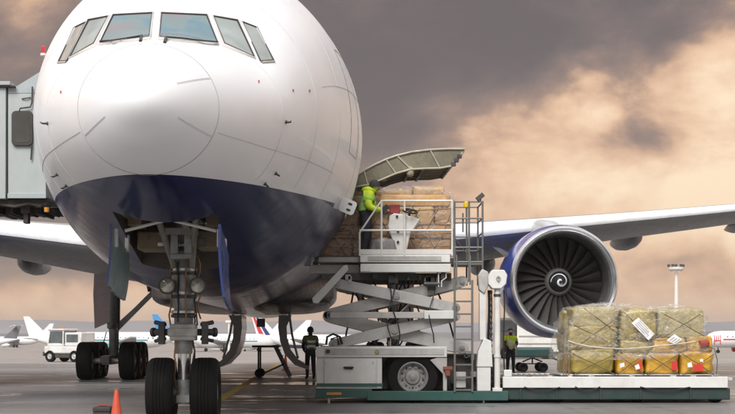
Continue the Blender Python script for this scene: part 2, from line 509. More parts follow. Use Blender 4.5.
def hit(px, py):
    d = (PMI.to_3x3() @ (W(px, py, 1.0) - Vector((0, 0, CH)))).normalized()
    h = bvh.ray_cast(CAML, d)
    return (h[0], h[1]) if h[0] is not None else (None, None)
def skin_pt(px, py, off):
    h, n = hit(px, py)
    if h is None:
        return None
    if n.dot(CAML - h) < 0:
        n = -n
    return h + n * off

def patch(quad, off, nu=8, nv=8):
    """a sheet that lies on the skin, its corners seen at four photo pixels (tl, tr, br, bl)"""
    tl, tr, br, bl = quad; rows = []
    for i in range(nv + 1):
        v = i / nv; row = []
        for j in range(nu + 1):
            u = j / nu
            x = (tl[0] * (1 - u) + tr[0] * u) * (1 - v) + (bl[0] * (1 - u) + br[0] * u) * v
            y = (tl[1] * (1 - u) + tr[1] * u) * (1 - v) + (bl[1] * (1 - u) + br[1] * u) * v
            row.append(skin_pt(x, y, off))
        rows.append(row)
    return rows
def outline(quad, off, n=8):
    pts = []
    for a, b in zip(quad, quad[1:] + quad[:1]):
        for i in range(n):
            u = i / n; q = skin_pt(a[0] * (1 - u) + b[0] * u, a[1] * (1 - u) + b[1] * u, off)
            pts.append(q)
    return pts
def grow(quad, k):
    cx_ = sum(q[0] for q in quad) / 4; cy_ = sum(q[1] for q in quad) / 4
    return [(q[0] + math.copysign(k, q[0] - cx_), q[1] + math.copysign(k * .9, q[1] - cy_)) for q in quad]

# cockpit glazing: three panes a side, each in a raised frame with a rubber seal
def cockpit_glass():
    m = bpy.data.materials.new('cockpit_glass'); m.use_nodes = True
    t = NT(m.node_tree); p = t.n['Principled BSDF']
    co = t.node('ShaderNodeTexCoord').outputs['Object']
    film = t.noise(co, 1.5, 2, .5, .6)
    c = t.ramp(film, [(.2, (.15, .19, .185)), (.38, (.10, .18, .22)), (.47, (.15, .20, .195)), (.56, (.17, .185, .195)), (.66, (.20, .17, .165)), (.75, (.12, .19, .165)), (.9, (.16, .185, .175))])
    t.put(p.inputs['Base Color'], c)
    p.inputs['Roughness'].default_value = .10; p.inputs['Specular IOR Level'].default_value = .3
    return m
m_cg = cockpit_glass()
def side_glass():
    m = bpy.data.materials.new('cockpit_side_glass'); m.use_nodes = True
    t = NT(m.node_tree); p = t.n['Principled BSDF']
    co = t.node('ShaderNodeTexCoord').outputs['Object']
    t.put(p.inputs['Base Color'], t.ramp(t.noise(co, 1.4, 3, .5, .8), [(.3, (.19, .215, .195)), (.7, (.30, .325, .295))]))
    p.inputs['Roughness'].default_value = .1; p.inputs['IOR'].default_value = 1.6; p.inputs['Coat Weight'].default_value = .7
    return m
m_sg = side_glass()
m_seal = mat('window_seal', (.035, .033, .032), .6)
m_frame = mat('window_frame', (.52, .49, .46), .45, dirt=.2)
panes = [[(162.2, 14.2), (206, 16.2), (217, 43.2), (160, 37.3)], [(213.9, 17.4), (236.5, 21.5), (253.3, 57), (224.8, 43.7)], [(242.6, 23), (257.4, 28.7), (272.4, 60.2), (259.6, 61.2)],
         [(114.1, 16.2), (151.7, 14.2), (148.6, 37), (100.8, 43)], [(89.5, 21.1), (108, 17.4), (93.6, 43.7), (71, 57)], [(74.1, 28.7), (85.8, 23), (68, 61), (59.8, 61.4)]]
for k, q in enumerate(panes):
    g = MB(); ring = outline(q, .012); big = outline(grow(q, 2.6), .003); mid = outline(grow(q, 1.9), .02); inn = outline(grow(q, .9), .02)
    g.grid([big, mid, inn, outline(grow(q, .9), .0)], True)
    fr = g.build('cockpit_window_frame', m_frame, fus)
    g = MB(); g.grid([outline(grow(q, 1.0), .004), outline(grow(q, .9), .024), outline(grow(q, -.2), .024), outline(grow(q, -.2), .004)], True)
    g.build('window_seal', m_seal, fus)
    g = MB(); g.grid(patch(q, .012, 8, 8)); g.build('cockpit_window', m_cg if k in (0, 3) else m_sg, fus, ang=180)
# wipers
for pts in ([(101, 43.6), (112, 43.2), (128, 41), (142, 38.6)], [(166, 40), (182, 41.2), (200, 43.3), (217, 44.6)]):
    g = MB(); g.tube([skin_pt(x, y, .04) for x, y in pts], .012, 6)
    a = pts[-1] if pts[0][0] < 150 else pts[0]
    g.tube([skin_pt(a[0], a[1], .04), skin_pt(a[0] + (-1.5 if a[0] < 160 else -1.5), a[1] + 3.2, .01)], .02, 6)
    g.build('wiper', m_black, fus)

# radome seam and lightning strips, skin joints
def strip(pts, w, off, mat_, name, parent=fus):
    """a narrow raised strip along a path of skin points (point, normal)"""
    g = MB(); r0 = []; r1 = []; r2 = []; r3 = []
    for i, (p_, n_) in enumerate(pts):
        d = (pts[min(i + 1, len(pts) - 1)][0] - pts[max(i - 1, 0)][0]).normalized(); sd_ = d.cross(n_).normalized()
        r0.append(p_ + sd_ * w / 2 - n_ * .004); r1.append(p_ + sd_ * w / 2 * .8 + n_ * off); r2.append(p_ - sd_ * w / 2 * .8 + n_ * off); r3.append(p_ - sd_ * w / 2 - n_ * .004)
    g.grid([r0, r1, r2, r3]); return g.build(name, mat_, parent)
strip([(FS(1.02, a), FN(1.02, a)) for a in [2 * math.pi * i / 96 for i in range(97)]], .009, .002, m_seam, 'radome_seam')
m_div = mat('diverter_strip', (.62, .60, .58), .4, metal=.2)
for a in (28, 152, 205, 335):
    strip([(FS(s_, R(a)), FN(s_, R(a))) for s_ in [.33 + .67 * i / 14 for i in range(15)]], .014, .004, m_div, 'diverter_strip')
for st_ in (3.0, 4.9, 6.9, 9.6, 11.8):
    strip([(FS(st_, a), FN(st_, a)) for a in [R(-75) + R(330) * i / 160 for i in range(161)] if FS(st_, a).z > 3.43 + .05 * min(st_, 11)], .007, .001, m_seam2, 'skin_joint')
for a in (-20, 200):
    strip([(FS(1.1 + 6 * i / 30, R(a)), FN(1.1 + 6 * i / 30, R(a))) for i in range(31)], .008, .001, m_seam2, 'skin_joint')
for a in (12, 168):
    strip([(FS(5.5 + 7 * i / 30, R(a)), FN(5.5 + 7 * i / 30, R(a))) for i in range(31)], .007, .001, m_seam2, 'skin_joint')

# forward cabin door on the loading side: outline, handle recess, navy lower edge
def door_path(s0, s1, a0, a1, n=10):
    c = [(s0, a0), (s1, a0), (s1, a1), (s0, a1), (s0, a0)]; out = []
    for (p0, q0), (p1, q1) in zip(c, c[1:]):
        for i in range(n):
            u = i / n; out.append((p0 + (p1 - p0) * u, q0 + (q1 - q0) * u))
    out.append(c[-1]); return out
for sgn in (0, 1):
    f_ = (lambda a: R(a)) if not sgn else (lambda a: R(180 - a))
    strip([(FS(s_, f_(a)), FN(s_, f_(a))) for s_, a in door_path(8.2, 9.45, -10, 27)], .022, .006, mat('door_gap', (.09, .09, .10), .6), 'cabin_door_outline')
    g = MB(); g.grid([[FS(8.25 + 1.15 * j / 6, f_(-13 + 3 * i / 3)) + FN(8.25 + 1.15 * j / 6, f_(-13 + 3 * i / 3)) * .008 for j in range(7)] for i in range(4)])
    g.build('door_sill', mat('sill_blue', (.05, .06, .11), .4), fus)
    g = MB(); g.grid([[FS(8.62 + .32 * j / 4, f_(14 + 5 * i / 4)) + FN(8.62 + .32 * j / 4, f_(14 + 5 * i / 4)) * .006 for j in range(5)] for i in range(5)])
    g.build('door_window', m_sg, fus)
    g = MB(); g.tube([FS(8.5 + .3 * j / 4, f_(2)) + FN(8.5 + .3 * j / 4, f_(2)) * .03 for j in range(5)], .018); g.build('door_handle', m_steel, fus)

# cabin windows along the constant section
for sgn in (0, 1):
    f_ = (lambda a: R(a)) if not sgn else (lambda a: R(180 - a)); cw = None
    for k in range(30):
        if cw is None:
            g = MB(); g.grid([[FS(11.4 + .26 * j / 3, f_(7 + 6.5 * i / 3)) + FN(11.4 + .26 * j / 3, f_(7 + 6.5 * i / 3)) * .004 for j in range(4)] for i in range(4)]); cw = g.build('cabin_window', m_sg, fus)
        else:
            o = cw.copy(); COL.objects.link(o); o.location.y = .56 * k
# probes, vanes and small red placards
for k, (px, py, sgn) in enumerate([(285.7, 122, 1), (275.4, 173.3, 1), (264.7, 183.7, 1), (48, 123.4, -1), (57.4, 174.4, -1), (66.7, 185.5, -1)]):
    h, n = hit(px, py)
    if h is None: continue
    if n.dot(CAML - h) < 0: n = -n
    g = MB(); g.tube([h - n * .01, h + n * .05, h + n * .075 + Vector((0, -.02, 0)), h + n * .08 + Vector((0, -.15, 0))], [.018, .014, .011, .005], 8)
    g.ell(h, (.028, .028, .028), 10, 6)
    g.build('pitot_probe', m_dkmetal, fus)
m_red = mat('placard_red', (.55, .03, .03), .5)
for px, py in [(258.6, 81.5), (293, 90.5), (309.5, 91), (61, 92)]:
    q = [(px - .8, py - 1.2), (px + .8, py - 1.2), (px + .4, py + 1.4), (px - .4, py + 1.4)]
    if hit(px, py)[0]:
        g = MB(); g.grid(patch(q, .006, 2, 2)); g.build('red_placard', m_red, fus)

# ---- wing-to-body fairing under the belly
g = MB(); rows = []
for st_, wd, zb_, zt_ in [(18.6, .5, 2.36, 2.5), (19.8, 1.3, 2.27, 2.9), (21.5, 1.95, 2.23, 3.3), (24, 2.65, 2.22, 3.7), (28, 2.8, 2.22, 3.8), (33, 2.7, 2.22, 3.7), (37, 1.9, 2.3, 3.2), (40, .9, 2.4, 2.7)]:
    row = []
    for k in range(40):
        a = 2 * math.pi * k / 40; c, s_ = math.cos(a), math.sin(a)
        row.append(Vector((wd * math.copysign(abs(c) ** .5, c), st_, (zb_ + zt_) / 2 + (zt_ - zb_) / 2 * math.copysign(abs(s_) ** .42, s_))))
    rows.append(row)
g.grid(rows, True); g.f.append(tuple(range(40))); g.m.append(0); g.f.append(tuple(7 * 40 + k for k in range(40))); g.m.append(0)
g.build('belly_fairing', mat('belly_navy', (.007, .007, .012), .3, spec=.12, dirt=.15, dirtcol=(.03, .028, .028), rvar=.08), PL, ang=60)
MATS['belly_navy'].node_tree.nodes['Principled BSDF'].inputs['IOR'].default_value = 1.25; MATS['belly_navy'].node_tree.nodes['Principled BSDF'].inputs['Specular IOR Level'].default_value = .5

# ---- wings
m_wing = mat('wing_grey', (.29, .285, .28), .4, var=.06, dirt=.35, dirtcol=(.20, .19, .18), dscale=.8)
m_slat = mat('slat_white', (.80, .80, .80), .28, metal=.0, dirt=.12)  # sunlit top edge put into the slat's white; wing grey darkened for underside shade
AF = [(1, 0), (.9, .018), (.7, .045), (.5, .060), (.3, .064), (.15, .054), (.07, .040), (.025, .024), (.006, .012), (0, 0),
      (.006, -.012), (.025, -.024), (.07, -.038), (.15, -.052), (.3, -.064), (.5, -.056), (.7, -.024), (.85, -.006), (1, -.002)]
WS = [(2.4, 22.3, 3.98, 12.8, 1.05), (4.0, 23.3, 4.14, 11.4, 1.03), (6.9, 25.2, 4.55, 9.6, 1.0), (9.6, 26.95, 4.93, 8.0, .95), (12.5, 28.8, 5.32, 7.0, .9),
      (16, 31.1, 5.80, 6.0, .9), (22, 35, 6.65, 4.4, .88), (27.5, 38.6, 7.45, 3.0, .85), (30, 40.6, 7.85, 1.5, .8)]
def wing_loft(sgn, f0, f1, mats, name, parent, lift=0.0):
    idx = [i for i, a in enumerate(AF) if f0 <= a[0] <= f1 and (a[1] >= 0 or a[0] < .01)] if f1 < 1 else list(range(len(AF)))
    g = MB(); rows = []
    for lat, le, z, ch, tk in WS:
        rows.append([Vector((sgn * lat, le + AF[i][0] * ch, z + AF[i][1] * ch * tk - AF[i][0] * ch * .035 + lift * (1 if AF[i][1] > 0 else -1 if AF[i][1] < 0 else 0))) for i in idx])
    for r_ in rows:
        if lift:
            for q_ in r_: q_.y -= .012
    g.grid(rows, f1 >= 1)
    g.f.append(tuple((len(rows) - 1) * len(idx) + k for k in range(len(idx)))); g.m.append(0)
    return g.build(name, mats, parent, ang=50)
for sgn in (1, -1):
    w_ = wing_loft(sgn, 0, 1, m_wing, 'wing', PL)
    wing_loft(sgn, 0, .08, m_slat, 'leading_edge_slat', w_, .006)
    for lat, st_, z, ln, rr in [(8.3, 35.8, 4.14, 2.6, .42), (13.7, 35.6, 5.08, 2.3, .40), (18.5, 37.0, 5.75, 1.9, .28)]:
        g = MB()
        g.lathe([(-ln, .02), (-ln * .94, rr * .42), (-ln * .8, rr * .72), (-ln * .5, rr * .95), (-ln * .1, rr), (ln * .35, rr * .82), (ln * .75, rr * .42), (ln, .02)], (sgn * lat, st_, z), (0, 1, 0), 24)
        g.build('flap_track_fairing', m_wing, w_)

# ---- engine: nacelle, polished lip, fan of single blades, spinner with its white spiral, pylon
def engine(sgn):
    ex, ey, ez = sgn * 9.12, 22.3, 3.02
    m_nac = mat('nacelle_blue', (.034, .065, .30), .2, coat=.5, var=.12, dirt=.15, dirtcol=(.1, .1, .12))
    g = MB(); g.lathe([(.13, 1.535), (.5, 1.60), (1.0, 1.635), (1.8, 1.63), (2.8, 1.55), (3.8, 1.38), (4.5, 1.22), (4.5, 1.16), (3.6, 1.2)], (ex, ey, ez), (0, 1, 0), 72)
    e = g.build('engine', m_nac, PL)
    g = MB(); g.lathe([(.13, 1.537), (.06, 1.52), (.02, 1.495), (0, 1.465), (.015, 1.43), (.06, 1.39), (.16, 1.345), (.36, 1.31)], (ex, ey, ez), (0, 1, 0), 72)
    g.build('inlet_lip', mat('polished_aluminium', (.82, .82, .83), .22, metal=.9, var=.04, rvar=.05), e)
    g = MB(); g.lathe([(.355, 1.309), (.7, 1.30), (1.5, 1.31), (1.75, 1.31)], (ex, ey, ez), (0, 1, 0), 72); g.build('inlet_duct', mat('duct_liner', (.12, .115, .11), .45, metal=.3, bump=.2, bscale=120), e)
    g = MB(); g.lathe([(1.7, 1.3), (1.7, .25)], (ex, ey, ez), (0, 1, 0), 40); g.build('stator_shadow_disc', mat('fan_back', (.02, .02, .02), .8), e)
    m_bl = mat('fan_blade_titanium', (.10, .094, .088), .36, metal=.5, var=.15, dirt=.2)
    nb = 24; first = None
    g = MB(); rowsA = []; rowsB = []
    for i in range(9):
        u = i / 8; r = .30 + u * .965; ch = .30 + .16 * math.sin(u * math.pi * .75); stg = R(22 + 38 * u); lean = -.30 * u * u + .12 * u
        ra = []; rb = []
        for j in range(6):
            v = j / 5 - .5; cam_ = .05 * (1 - 4 * v * v) * (1 - .5 * u)
            tx = v * ch * math.sin(stg) + cam_ * math.cos(stg) + lean * .9; ax_ = v * ch * math.cos(stg)
            th = .010 * (1 - (2 * v) ** 2) + .002
            an = tx / r
            ra.append(Vector((r * math.sin(an), ax_ - th * .5, r * math.cos(an)))); rb.append(Vector((r * math.sin(an), ax_ + th * .5 + .004, r * math.cos(an))))
        rowsA.append(ra); rowsB.append(rb)
    g.grid([ra + rb[::-1] for ra, rb in zip(rowsA, rowsB)], True)
    for k in range(nb):
        if k == 0:
            o = g.build('fan_blade', m_bl, e); first = o
        else:
            o = first.copy(); COL.objects.link(o)
        o.location = (ex, ey + 1.25, ez); o.rotation_euler = (0, 2 * math.pi * k / nb, 0)
    prof = [(.62, .005), (.64, .06), (.72, .15), (.85, .24), (1.0, .30), (1.12, .33), (1.3, .34)]
    g = MB(); g.lathe(prof, (ex, ey, ez), (0, 1, 0), 40); g.build('spinner', mat('spinner_black', (.022, .022, .024), .35), e)
    g = MB(); g.lathe([(.97, .30), (.99, .33), (1.05, .385), (1.10, .40), (1.3, .40)], (ex, ey, ez), (0, 1, 0), 40); g.build('spinner_ring', mat('spinner_grey', (.20, .19, .18), .4, metal=.5), e)
    def prf(r):
        for (t0, r0), (t1, r1) in zip(prof, prof[1:]):
            if r0 <= r <= r1: return t0 + (t1 - t0) * (r - r0) / (r1 - r0)
        return 1.1
    g = MB(); a_ = []; b_ = []
    for i in range(61):
        u = i / 60; an = u * 2 * math.pi * 1.35 + 1.0; r = .02 + .235 * u; wd = .018 + .035 * math.sin(math.pi * min(1, u * 1.15))
        for lst, rr in ((a_, max(.006, r - wd * .5)), (b_, r + wd * .5)):
            lst.append(Vector((ex + rr * math.cos(an), ey + prf(rr) - .008, ez + rr * math.sin(an))))
    g.grid([a_, b_]); g.build('spinner_spiral', mat('spiral_white', (.8, .8, .78), .5), e)
    g = MB(); g.lathe([(3.5, .95), (4.6, .86), (5.6, .62), (6.1, .5), (6.1, .42), (5.2, .4)], (ex, ey, ez), (0, 1, 0), 36); g.build('core_nozzle', m_dkmetal, e)
    # pylon
    g = MB(); rows = []
    for st_, z0, z1, wd in [(23.6, 4.58, 4.64, .05), (24.1, 4.5, 4.76, .20), (25.0, 4.4, 4.93, .30), (26.4, 4.2, 5.08, .32), (28.5, 4.1, 5.0, .28), (31, 4.4, 4.6, .12)]:
        row = []
        for k in range(16):
            a = 2 * math.pi * k / 16; c, s_ = math.cos(a), math.sin(a)
            row.append(Vector((ex + wd * math.copysign(abs(c) ** .8, c), st_, (z0 + z1) / 2 + (z1 - z0) / 2 * math.copysign(abs(s_) ** .7, s_))))
        rows.append(row)
    g.grid(rows, True); g.build('pylon', mat('pylon_white', (.50, .50, .51), .35, dirt=.2), e, ang=60)
    g = MB(); g.prism([Vector((ex - sgn * 1.38, ey + .9, ez + .78)), Vector((ex - sgn * 1.38, ey + 2.3, ez + .78)), Vector((ex - sgn * 1.75, ey + 2.3, ez + 1.08)), Vector((ex - sgn * 1.62, ey + 1.5, ez + .98))], (0, 0, .03))
    g.build('chine', m_nac, e)
engine(1); engine(-1)

# ---- landing gear
def wheel(parent, c, Rr, wd, nm='tyre'):
    c = Vector(c); h = wd / 2; g = MB()
    pr = [(-h * .72, Rr * .50), (-h * .95, Rr * .62), (-h, Rr * .76), (-h * .93, Rr * .90), (-h * .72, Rr * .975), (-h * .5, Rr * .995)]
    for gx in (-.36, -.12, .12, .36):
        pr += [(h * (gx - .03), Rr), (h * (gx - .02), Rr * .978), (h * (gx + .02), Rr * .978), (h * (gx + .03), Rr)]
    pr += [(h * .5, Rr * .995), (h * .72, Rr * .975), (h * .93, Rr * .90), (h, Rr * .76), (h * .95, Rr * .62), (h * .72, Rr * .50)]
    g.lathe(pr, c, (1, 0, 0), 48); g.build(nm, m_rub, parent, ang=30)
    g = MB(); g.lathe([(-h * .75, Rr * .52), (-h * .8, Rr * .49), (-h * .5, Rr * .44), (-h * .4, Rr * .25), (-h * .6, Rr * .22), (-h * .65, .001)], c, (1, 0, 0), 28)
    g.lathe([(h * .75, Rr * .52), (h * .8, Rr * .49), (h * .5, Rr * .44), (h * .4, Rr * .25), (h * .6, Rr * .22), (h * .65, .001)], c, (1, 0, 0), 28)
    for k in range(10):
        a = 2 * math.pi * k / 10
        for sx in (-1, 1):
            g.cyl(c + Vector((sx * h * .40, math.cos(a) * Rr * .33, math.sin(a) * Rr * .33)), c + Vector((sx * h * .52, math.cos(a) * Rr * .33, math.sin(a) * Rr * .33)), .018, n=6)
    g.build('wheel_rim', m_rim, parent)

NX, NY = .09, 5.65
g = MB(); g.lathe([(1.15, .001), (1.15, .135), (1.3, .15), (1.9, .155), (1.95, .185), (2.5, .19), (2.55, .165), (3.2, .17), (3.6, .2)], (NX, NY, 0), (0, 0, 1), 24)
ng = g.build('nose_landing_gear', m_strut, PL)
MB().cyl((NX, NY, 1.2), (NX, NY, .55), .095, n=20).build('piston', m_chrome, ng)
g = MB(); g.cyl((NX, NY, .36), (NX, NY, .74), .15, .12, 18); g.cyl((NX - .52, NY, .545), (NX + .52, NY, .545), .075, n=16); g.box(NX - .1, NX + .1, NY - .16, NY + .12, .38, .5); g.build('axle', m_strut, ng)
wheel(ng, (NX - .345, NY, .545), .545, .44); wheel(ng, (NX + .345, NY, .545), .545, .44)
g = MB(); g.box(NX - .20, NX + .20, NY - .24, NY + .22, 1.36, 1.62); g.box(NX - .23, NX + .23, NY - .26, NY - .14, 1.42, 1.56); g.build('steering_collar', mat('collar_light', (.44, .44, .42), .5, dirt=.5, dscale=4), ng, bevel=.02)
for sx in (-1, 1):
    g = MB(); a = Vector((NX + sx * .22, NY - .08, 1.49)); b = Vector((NX + sx * .46, NY + .05, 1.49))
    g.cyl(a, b, .055, n=14); g.cyl(b, b + (b - a) * .2, .075, n=14); g.cyl(a + Vector((sx * .06, 0, .12)), b + Vector((0, 0, .16)), .035, n=10); g.cyl(a + Vector((sx * .06, 0, -.1)), b + Vector((0, 0, -.14)), .03, n=10)
    g.box(NX + sx * .34 - .05, NX + sx * .34 + .05, NY - .14, NY + .02, 1.30, 1.66)
    g.build('steering_actuator', m_dkmetal, ng, bevel=.008)
    for zz_ in (1.75, 2.05, 2.42, 2.8):
        MB().lathe([(0, .172), (.01, .205), (.05, .205), (.06, .172)], (NX, NY, zz_ + sx * .03), (0, 0, 1), 20).build('strut_clamp', m_steel if sx > 0 else m_dkmetal, ng)
    # taxi lamps
    c = Vector((NX + sx * .24, NY - .22, 2.22)); g = MB(); g.lathe([(.16, .03), (.12, .10), (.0, .135), (-.03, .135), (-.03, .118)], c, (0, 1, 0), 24); lm = g.build('taxi_lamp', m_dkmetal, ng)
    g = MB(); g.lathe([(-.012, .118), (-.03, .08), (-.038, .001)], c, (0, 1, 0), 24); g.build('lamp_lens', mat('lamp_glass', (.45, .42, .36), .12, metal=.3, coat=.8), ng)
    MB().bar(c + Vector((0, .1, 0)), (NX + sx * .05, NY, 2.25), .05, .08).build('lamp_bracket', m_strut, ng)
g = MB()
for sx in (-1, 1):
    g.bar((NX + sx * .09, NY + .14, 1.36), (NX + sx * .05, NY + .40, .95), .035, .07); g.bar((NX + sx * .05, NY + .40, .95), (NX + sx * .09, NY + .12, .52), .035, .07)
g.cyl((NX - .1, NY + .40, .95), (NX + .1, NY + .40, .95), .03); g.build('torque_link', m_strut, ng)
g = MB()
for sx in (-1, 1):
    g.tube([(NX + sx * .12, NY, 2.45), (NX + sx * .36, NY - 1.55, 3.55)], .05, 10)
g.bar((NX - .3, NY - .8, 3.03), (NX + .3, NY - .8, 3.03), .06, .1); g.bar((NX - .02, NY - 1.9, 3.75), (NX + .16, NY - .55, 2.95), .10, .09); g.build('drag_brace', mat('brace_grey', (.27, .25, .22), .5, dirt=.5), ng)
g = MB(); g.box(NX - .15, NX - .03, NY - .6, NY - .5, 2.68, 3.02); g.box(NX + .06, NX + .18, NY - .6, NY - .5, 2.68, 3.02); g.box(NX - .15, NX + .18, NY - .62, NY - .52, 2.62, 2.70); g.build('lock_link', m_strut, ng, bevel=.01)
for k, (dx, dy, z0, z1) in enumerate([(-.2, -.1, 1.6, 2.9), (.2, -.08, 1.6, 3.1), (-.14, .15, 1.2, 3.2), (.15, .12, .7, 2.0), (-.12, -.16, .6, 1.4), (.17, -.17, .7, 1.5), (.05, -.2, 1.65, 2.9), (-.07, -.2, 1.65, 2.6), (.24, 0, 1.7, 2.7)]):
    g = MB(); g.tube([(NX + dx * (1 + .12 * math.sin(i * 1.9 + k)), NY + dy, z0 + (z1 - z0) * i / 8) for i in range(9)], .014, 6); g.build('hydraulic_line', m_black if k % 2 else m_hyd, ng)
# equipment in the bay
_rb = random.Random(3)
for k in range(16):
    x0 = _rb.uniform(-.66, .7); z0 = _rb.uniform(2.9, 3.7); y0 = _rb.uniform(3.6, 5.2); pts = [Vector((x0 + .10 * math.sin(i * 1.3 + k), y0 + .28 * i, z0 + .10 * math.cos(i * 1.1 + k * 2))) for i in range(6)]
    MB().tube(pts, _rb.choice([.010, .014, .020]), 6).build('bay_hose', [m_black, m_hyd, m_steel][k % 3], fus)
for k in range(14):
    x0 = _rb.uniform(-.62, .62); z0 = _rb.uniform(2.75, 3.75); y0 = _rb.uniform(5.0, 5.5) if abs(x0) < .45 else _rb.uniform(3.7, 5.2); w0 = _rb.uniform(.05, .13)
    MB().box(x0 - w0, x0 + w0, y0, y0 + .15, z0, z0 + _rb.uniform(.05, .14)).build('bay_bracket', [m_dkmetal, m_strut, m_steel][k % 3], fus, bevel=.008)
m_tan = mat('bay_tan', (.20, .155, .095), .6, dirt=.35)
for x0, x1, z0, z1, yy in [(-.60, -.10, 2.78, 3.06, 5.3), (.32, .70, 2.80, 3.08, 5.3), (-.66, -.45, 3.1, 3.6, 4.6), (.5, .72, 3.1, 3.6, 4.8)]:
    MB().box(x0, x1, yy, yy + .8, z0, z1).build('bay_equipment_box', m_tan, fus, bevel=.02)
for sx in (-1, 1):
    MB().tube([(NX - .03, 3.75, 3.12), (NX + sx * .66, 3.72, 2.95)], .024, 8).build('door_rod', mat('rod_white', (.62, .60, .55), .4), fus)
    # side doors of the bay, hanging
    hx = .04 + sx * .745
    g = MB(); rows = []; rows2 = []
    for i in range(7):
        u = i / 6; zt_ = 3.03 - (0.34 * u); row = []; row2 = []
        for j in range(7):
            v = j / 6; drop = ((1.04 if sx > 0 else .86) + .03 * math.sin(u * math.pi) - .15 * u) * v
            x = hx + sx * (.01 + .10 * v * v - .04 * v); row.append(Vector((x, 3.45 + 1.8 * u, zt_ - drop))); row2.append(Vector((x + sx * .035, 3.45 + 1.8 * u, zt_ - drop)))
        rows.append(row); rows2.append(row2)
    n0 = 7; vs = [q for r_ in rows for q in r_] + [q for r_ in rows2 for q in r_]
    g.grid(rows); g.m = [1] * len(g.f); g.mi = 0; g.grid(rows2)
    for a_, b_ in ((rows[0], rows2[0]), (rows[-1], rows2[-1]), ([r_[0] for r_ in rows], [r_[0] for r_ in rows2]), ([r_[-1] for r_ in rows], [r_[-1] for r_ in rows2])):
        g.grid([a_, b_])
    g.build('nose_gear_door', [mat('door_navy', (.010, .016, .07), .3) if sx < 0 else mat('door_blue', (.03, .085, .38), .2, coat=.4, dirt=.25, dirtcol=(.25, .27, .3), dscale=2), mat('door_inner_sky_teal', (.24, .36, .38), .4, var=.15, dirt=.4, dirtcol=(.12, .15, .16), dscale=3)], PL, ang=50)  # inner-face teal carries a painted sky reflection
    for yy in (3.7, 4.9):
        MB().box(hx - .03, hx + .03, yy, yy + .12, 2.72, 2.98).build('door_hinge', m_white, PL, bevel=.01)

def main_gear(sgn):
    gx, gy = sgn * 4.85, 31.6
    g = MB(); g.lathe([(1.0, .14), (1.1, .15), (1.7, .16), (1.75, .22), (3.3, .24), (4.2, .22)], (gx, gy, 0), (0, 0, 1), 20)
    mg = g.build('main_landing_gear', m_strut, PL)
    g = MB(); g.bar((gx, gy - 1.62, .66), (gx, gy + 1.62, .66), .26, .30); g.cyl((gx, gy, .6), (gx, gy, 1.1), .17, n=16)
    for k in (-1, 0, 1):
        g.cyl((gx - .95, gy + k * 1.46, .635), (gx + .95, gy + k * 1.46, .635), .09, n=14)
    g.build('bogie', m_strut, mg)
    for k in (-1, 0, 1):
        for sx in (-1, 1):
            wheel(mg, (gx + sx * .70, gy + k * 1.46, .635), .635, .52)
    # side brace, drag brace
    g = MB(); a = Vector((gx + -sgn * .12, gy - .1, 1.7)); b = Vector((gx - sgn * 1.75, gy - .1, 3.35))
    g.bar(a, b, .12, .16); g.bar(a + Vector((0, .3, .15)), b + Vector((0, .3, 0)), .08, .1); g.build('side_brace', m_strut, mg)
    g = MB(); g.tube([(gx, gy - .2, 1.8), (gx - sgn * .3, gy - 2.3, 3.8)], .09, 10); g.build('drag_strut', m_strut, mg)
    g = MB(); g.ell((gx - sgn * 1.55, gy, 3.2), (.3, .3, .3), 12, 8, .8); g.cyl((gx - sgn * 1.2, gy - .3, 3.1), (gx - sgn * 2.3, gy - .3, 3.3), .13); g.build('retraction_actuator', m_dkmetal, mg)
    g = MB(); g.tube([(gx - sgn * .2, gy - .24, 1.0 + .3 * i) for i in range(9)], .02, 6); g.tube([(gx - .15, gy - .26, .7), (gx - .3, gy - .5, 1.1), (gx - .2, gy - .28, 1.6)], .02, 6); g.build('hydraulic_line', m_black, mg)
    g = MB(); g.box(gx - .16, gx + .16, gy - 1.95, gy - 1.7, .55, .8); g.build('brake_block', m_dkmetal, mg, bevel=.02)
    # leg door
    x0, x1 = gx - .06, gx - .60
    if sgn > 0: x0, x1 = gx + .06, gx + .60
    g = MB(); g.prism([(x0, gy - .42, 4.1), (x1, gy - .28, 4.1), (x1 - sgn * .05 * -1, gy - .28, 2.9), (x1, gy - .3, 1.72), (x0, gy - .42, 1.95)], (0, .07, 0))
    g.build('leg_door', mat('leg_door_reflected_pink', (.56, .46, .46), .35, dirt=.25), mg, bevel=.01)  # pinkish reflection put into the door's base colour
main_gear(-1); main_gear(1)
# body gear doors: curved shells hanging from the keel
m_gd = mat('gear_door_grey', (.22, .21, .20), .45, dirt=.5, dscale=3)
m_gdi = mat('gear_door_inner', (.50, .48, .44), .5, dirt=.4)
KX = .26
for sx in (-1, 1):
    prof = [(.62, 2.16), (.60, 1.75), (.66, 1.3), (.82, .85), (1.15, .50), (1.62, .33)]
    prof2 = [(1.62, .45), (1.28, .66), (1.02, 1.0), (.90, 1.4), (.88, 1.8), (1.05, 2.16)]
    g = MB(); g.prism([(KX + sx * x, 29.8, z) for x, z in prof + prof2], (0, .10, 0)); gd = g.build('body_gear_door', m_gd, PL)
    g = MB(); g.grid([[Vector((KX + sx * x, yy, z)) for x, z in prof] for yy in (29.85, 32.9)]); g.grid([[Vector((KX + sx * (x + .05), yy, z + .03)) for x, z in prof] for yy in (29.85, 32.9)])
    g.build('door_skin', mat('door_skin_navy', (.03, .03, .05), .3, coat=.3), gd)
    for yy in (30.6, 31.4, 32.2):
        g = MB(); g.prism([(KX + sx * x, yy, z) for x, z in prof + [(a_ - .06, b_) for a_, b_ in prof2]], (0, .05, 0)); g.build('door_rib', m_gdi, gd)
    MB().tube([(KX + sx * 1.25, 30.2, .72), (KX + sx * 1.05, 30.5, 1.5), (KX + sx * .95, 30.8, 2.2)], .04, 8).build('door_strut', m_gdi, gd)
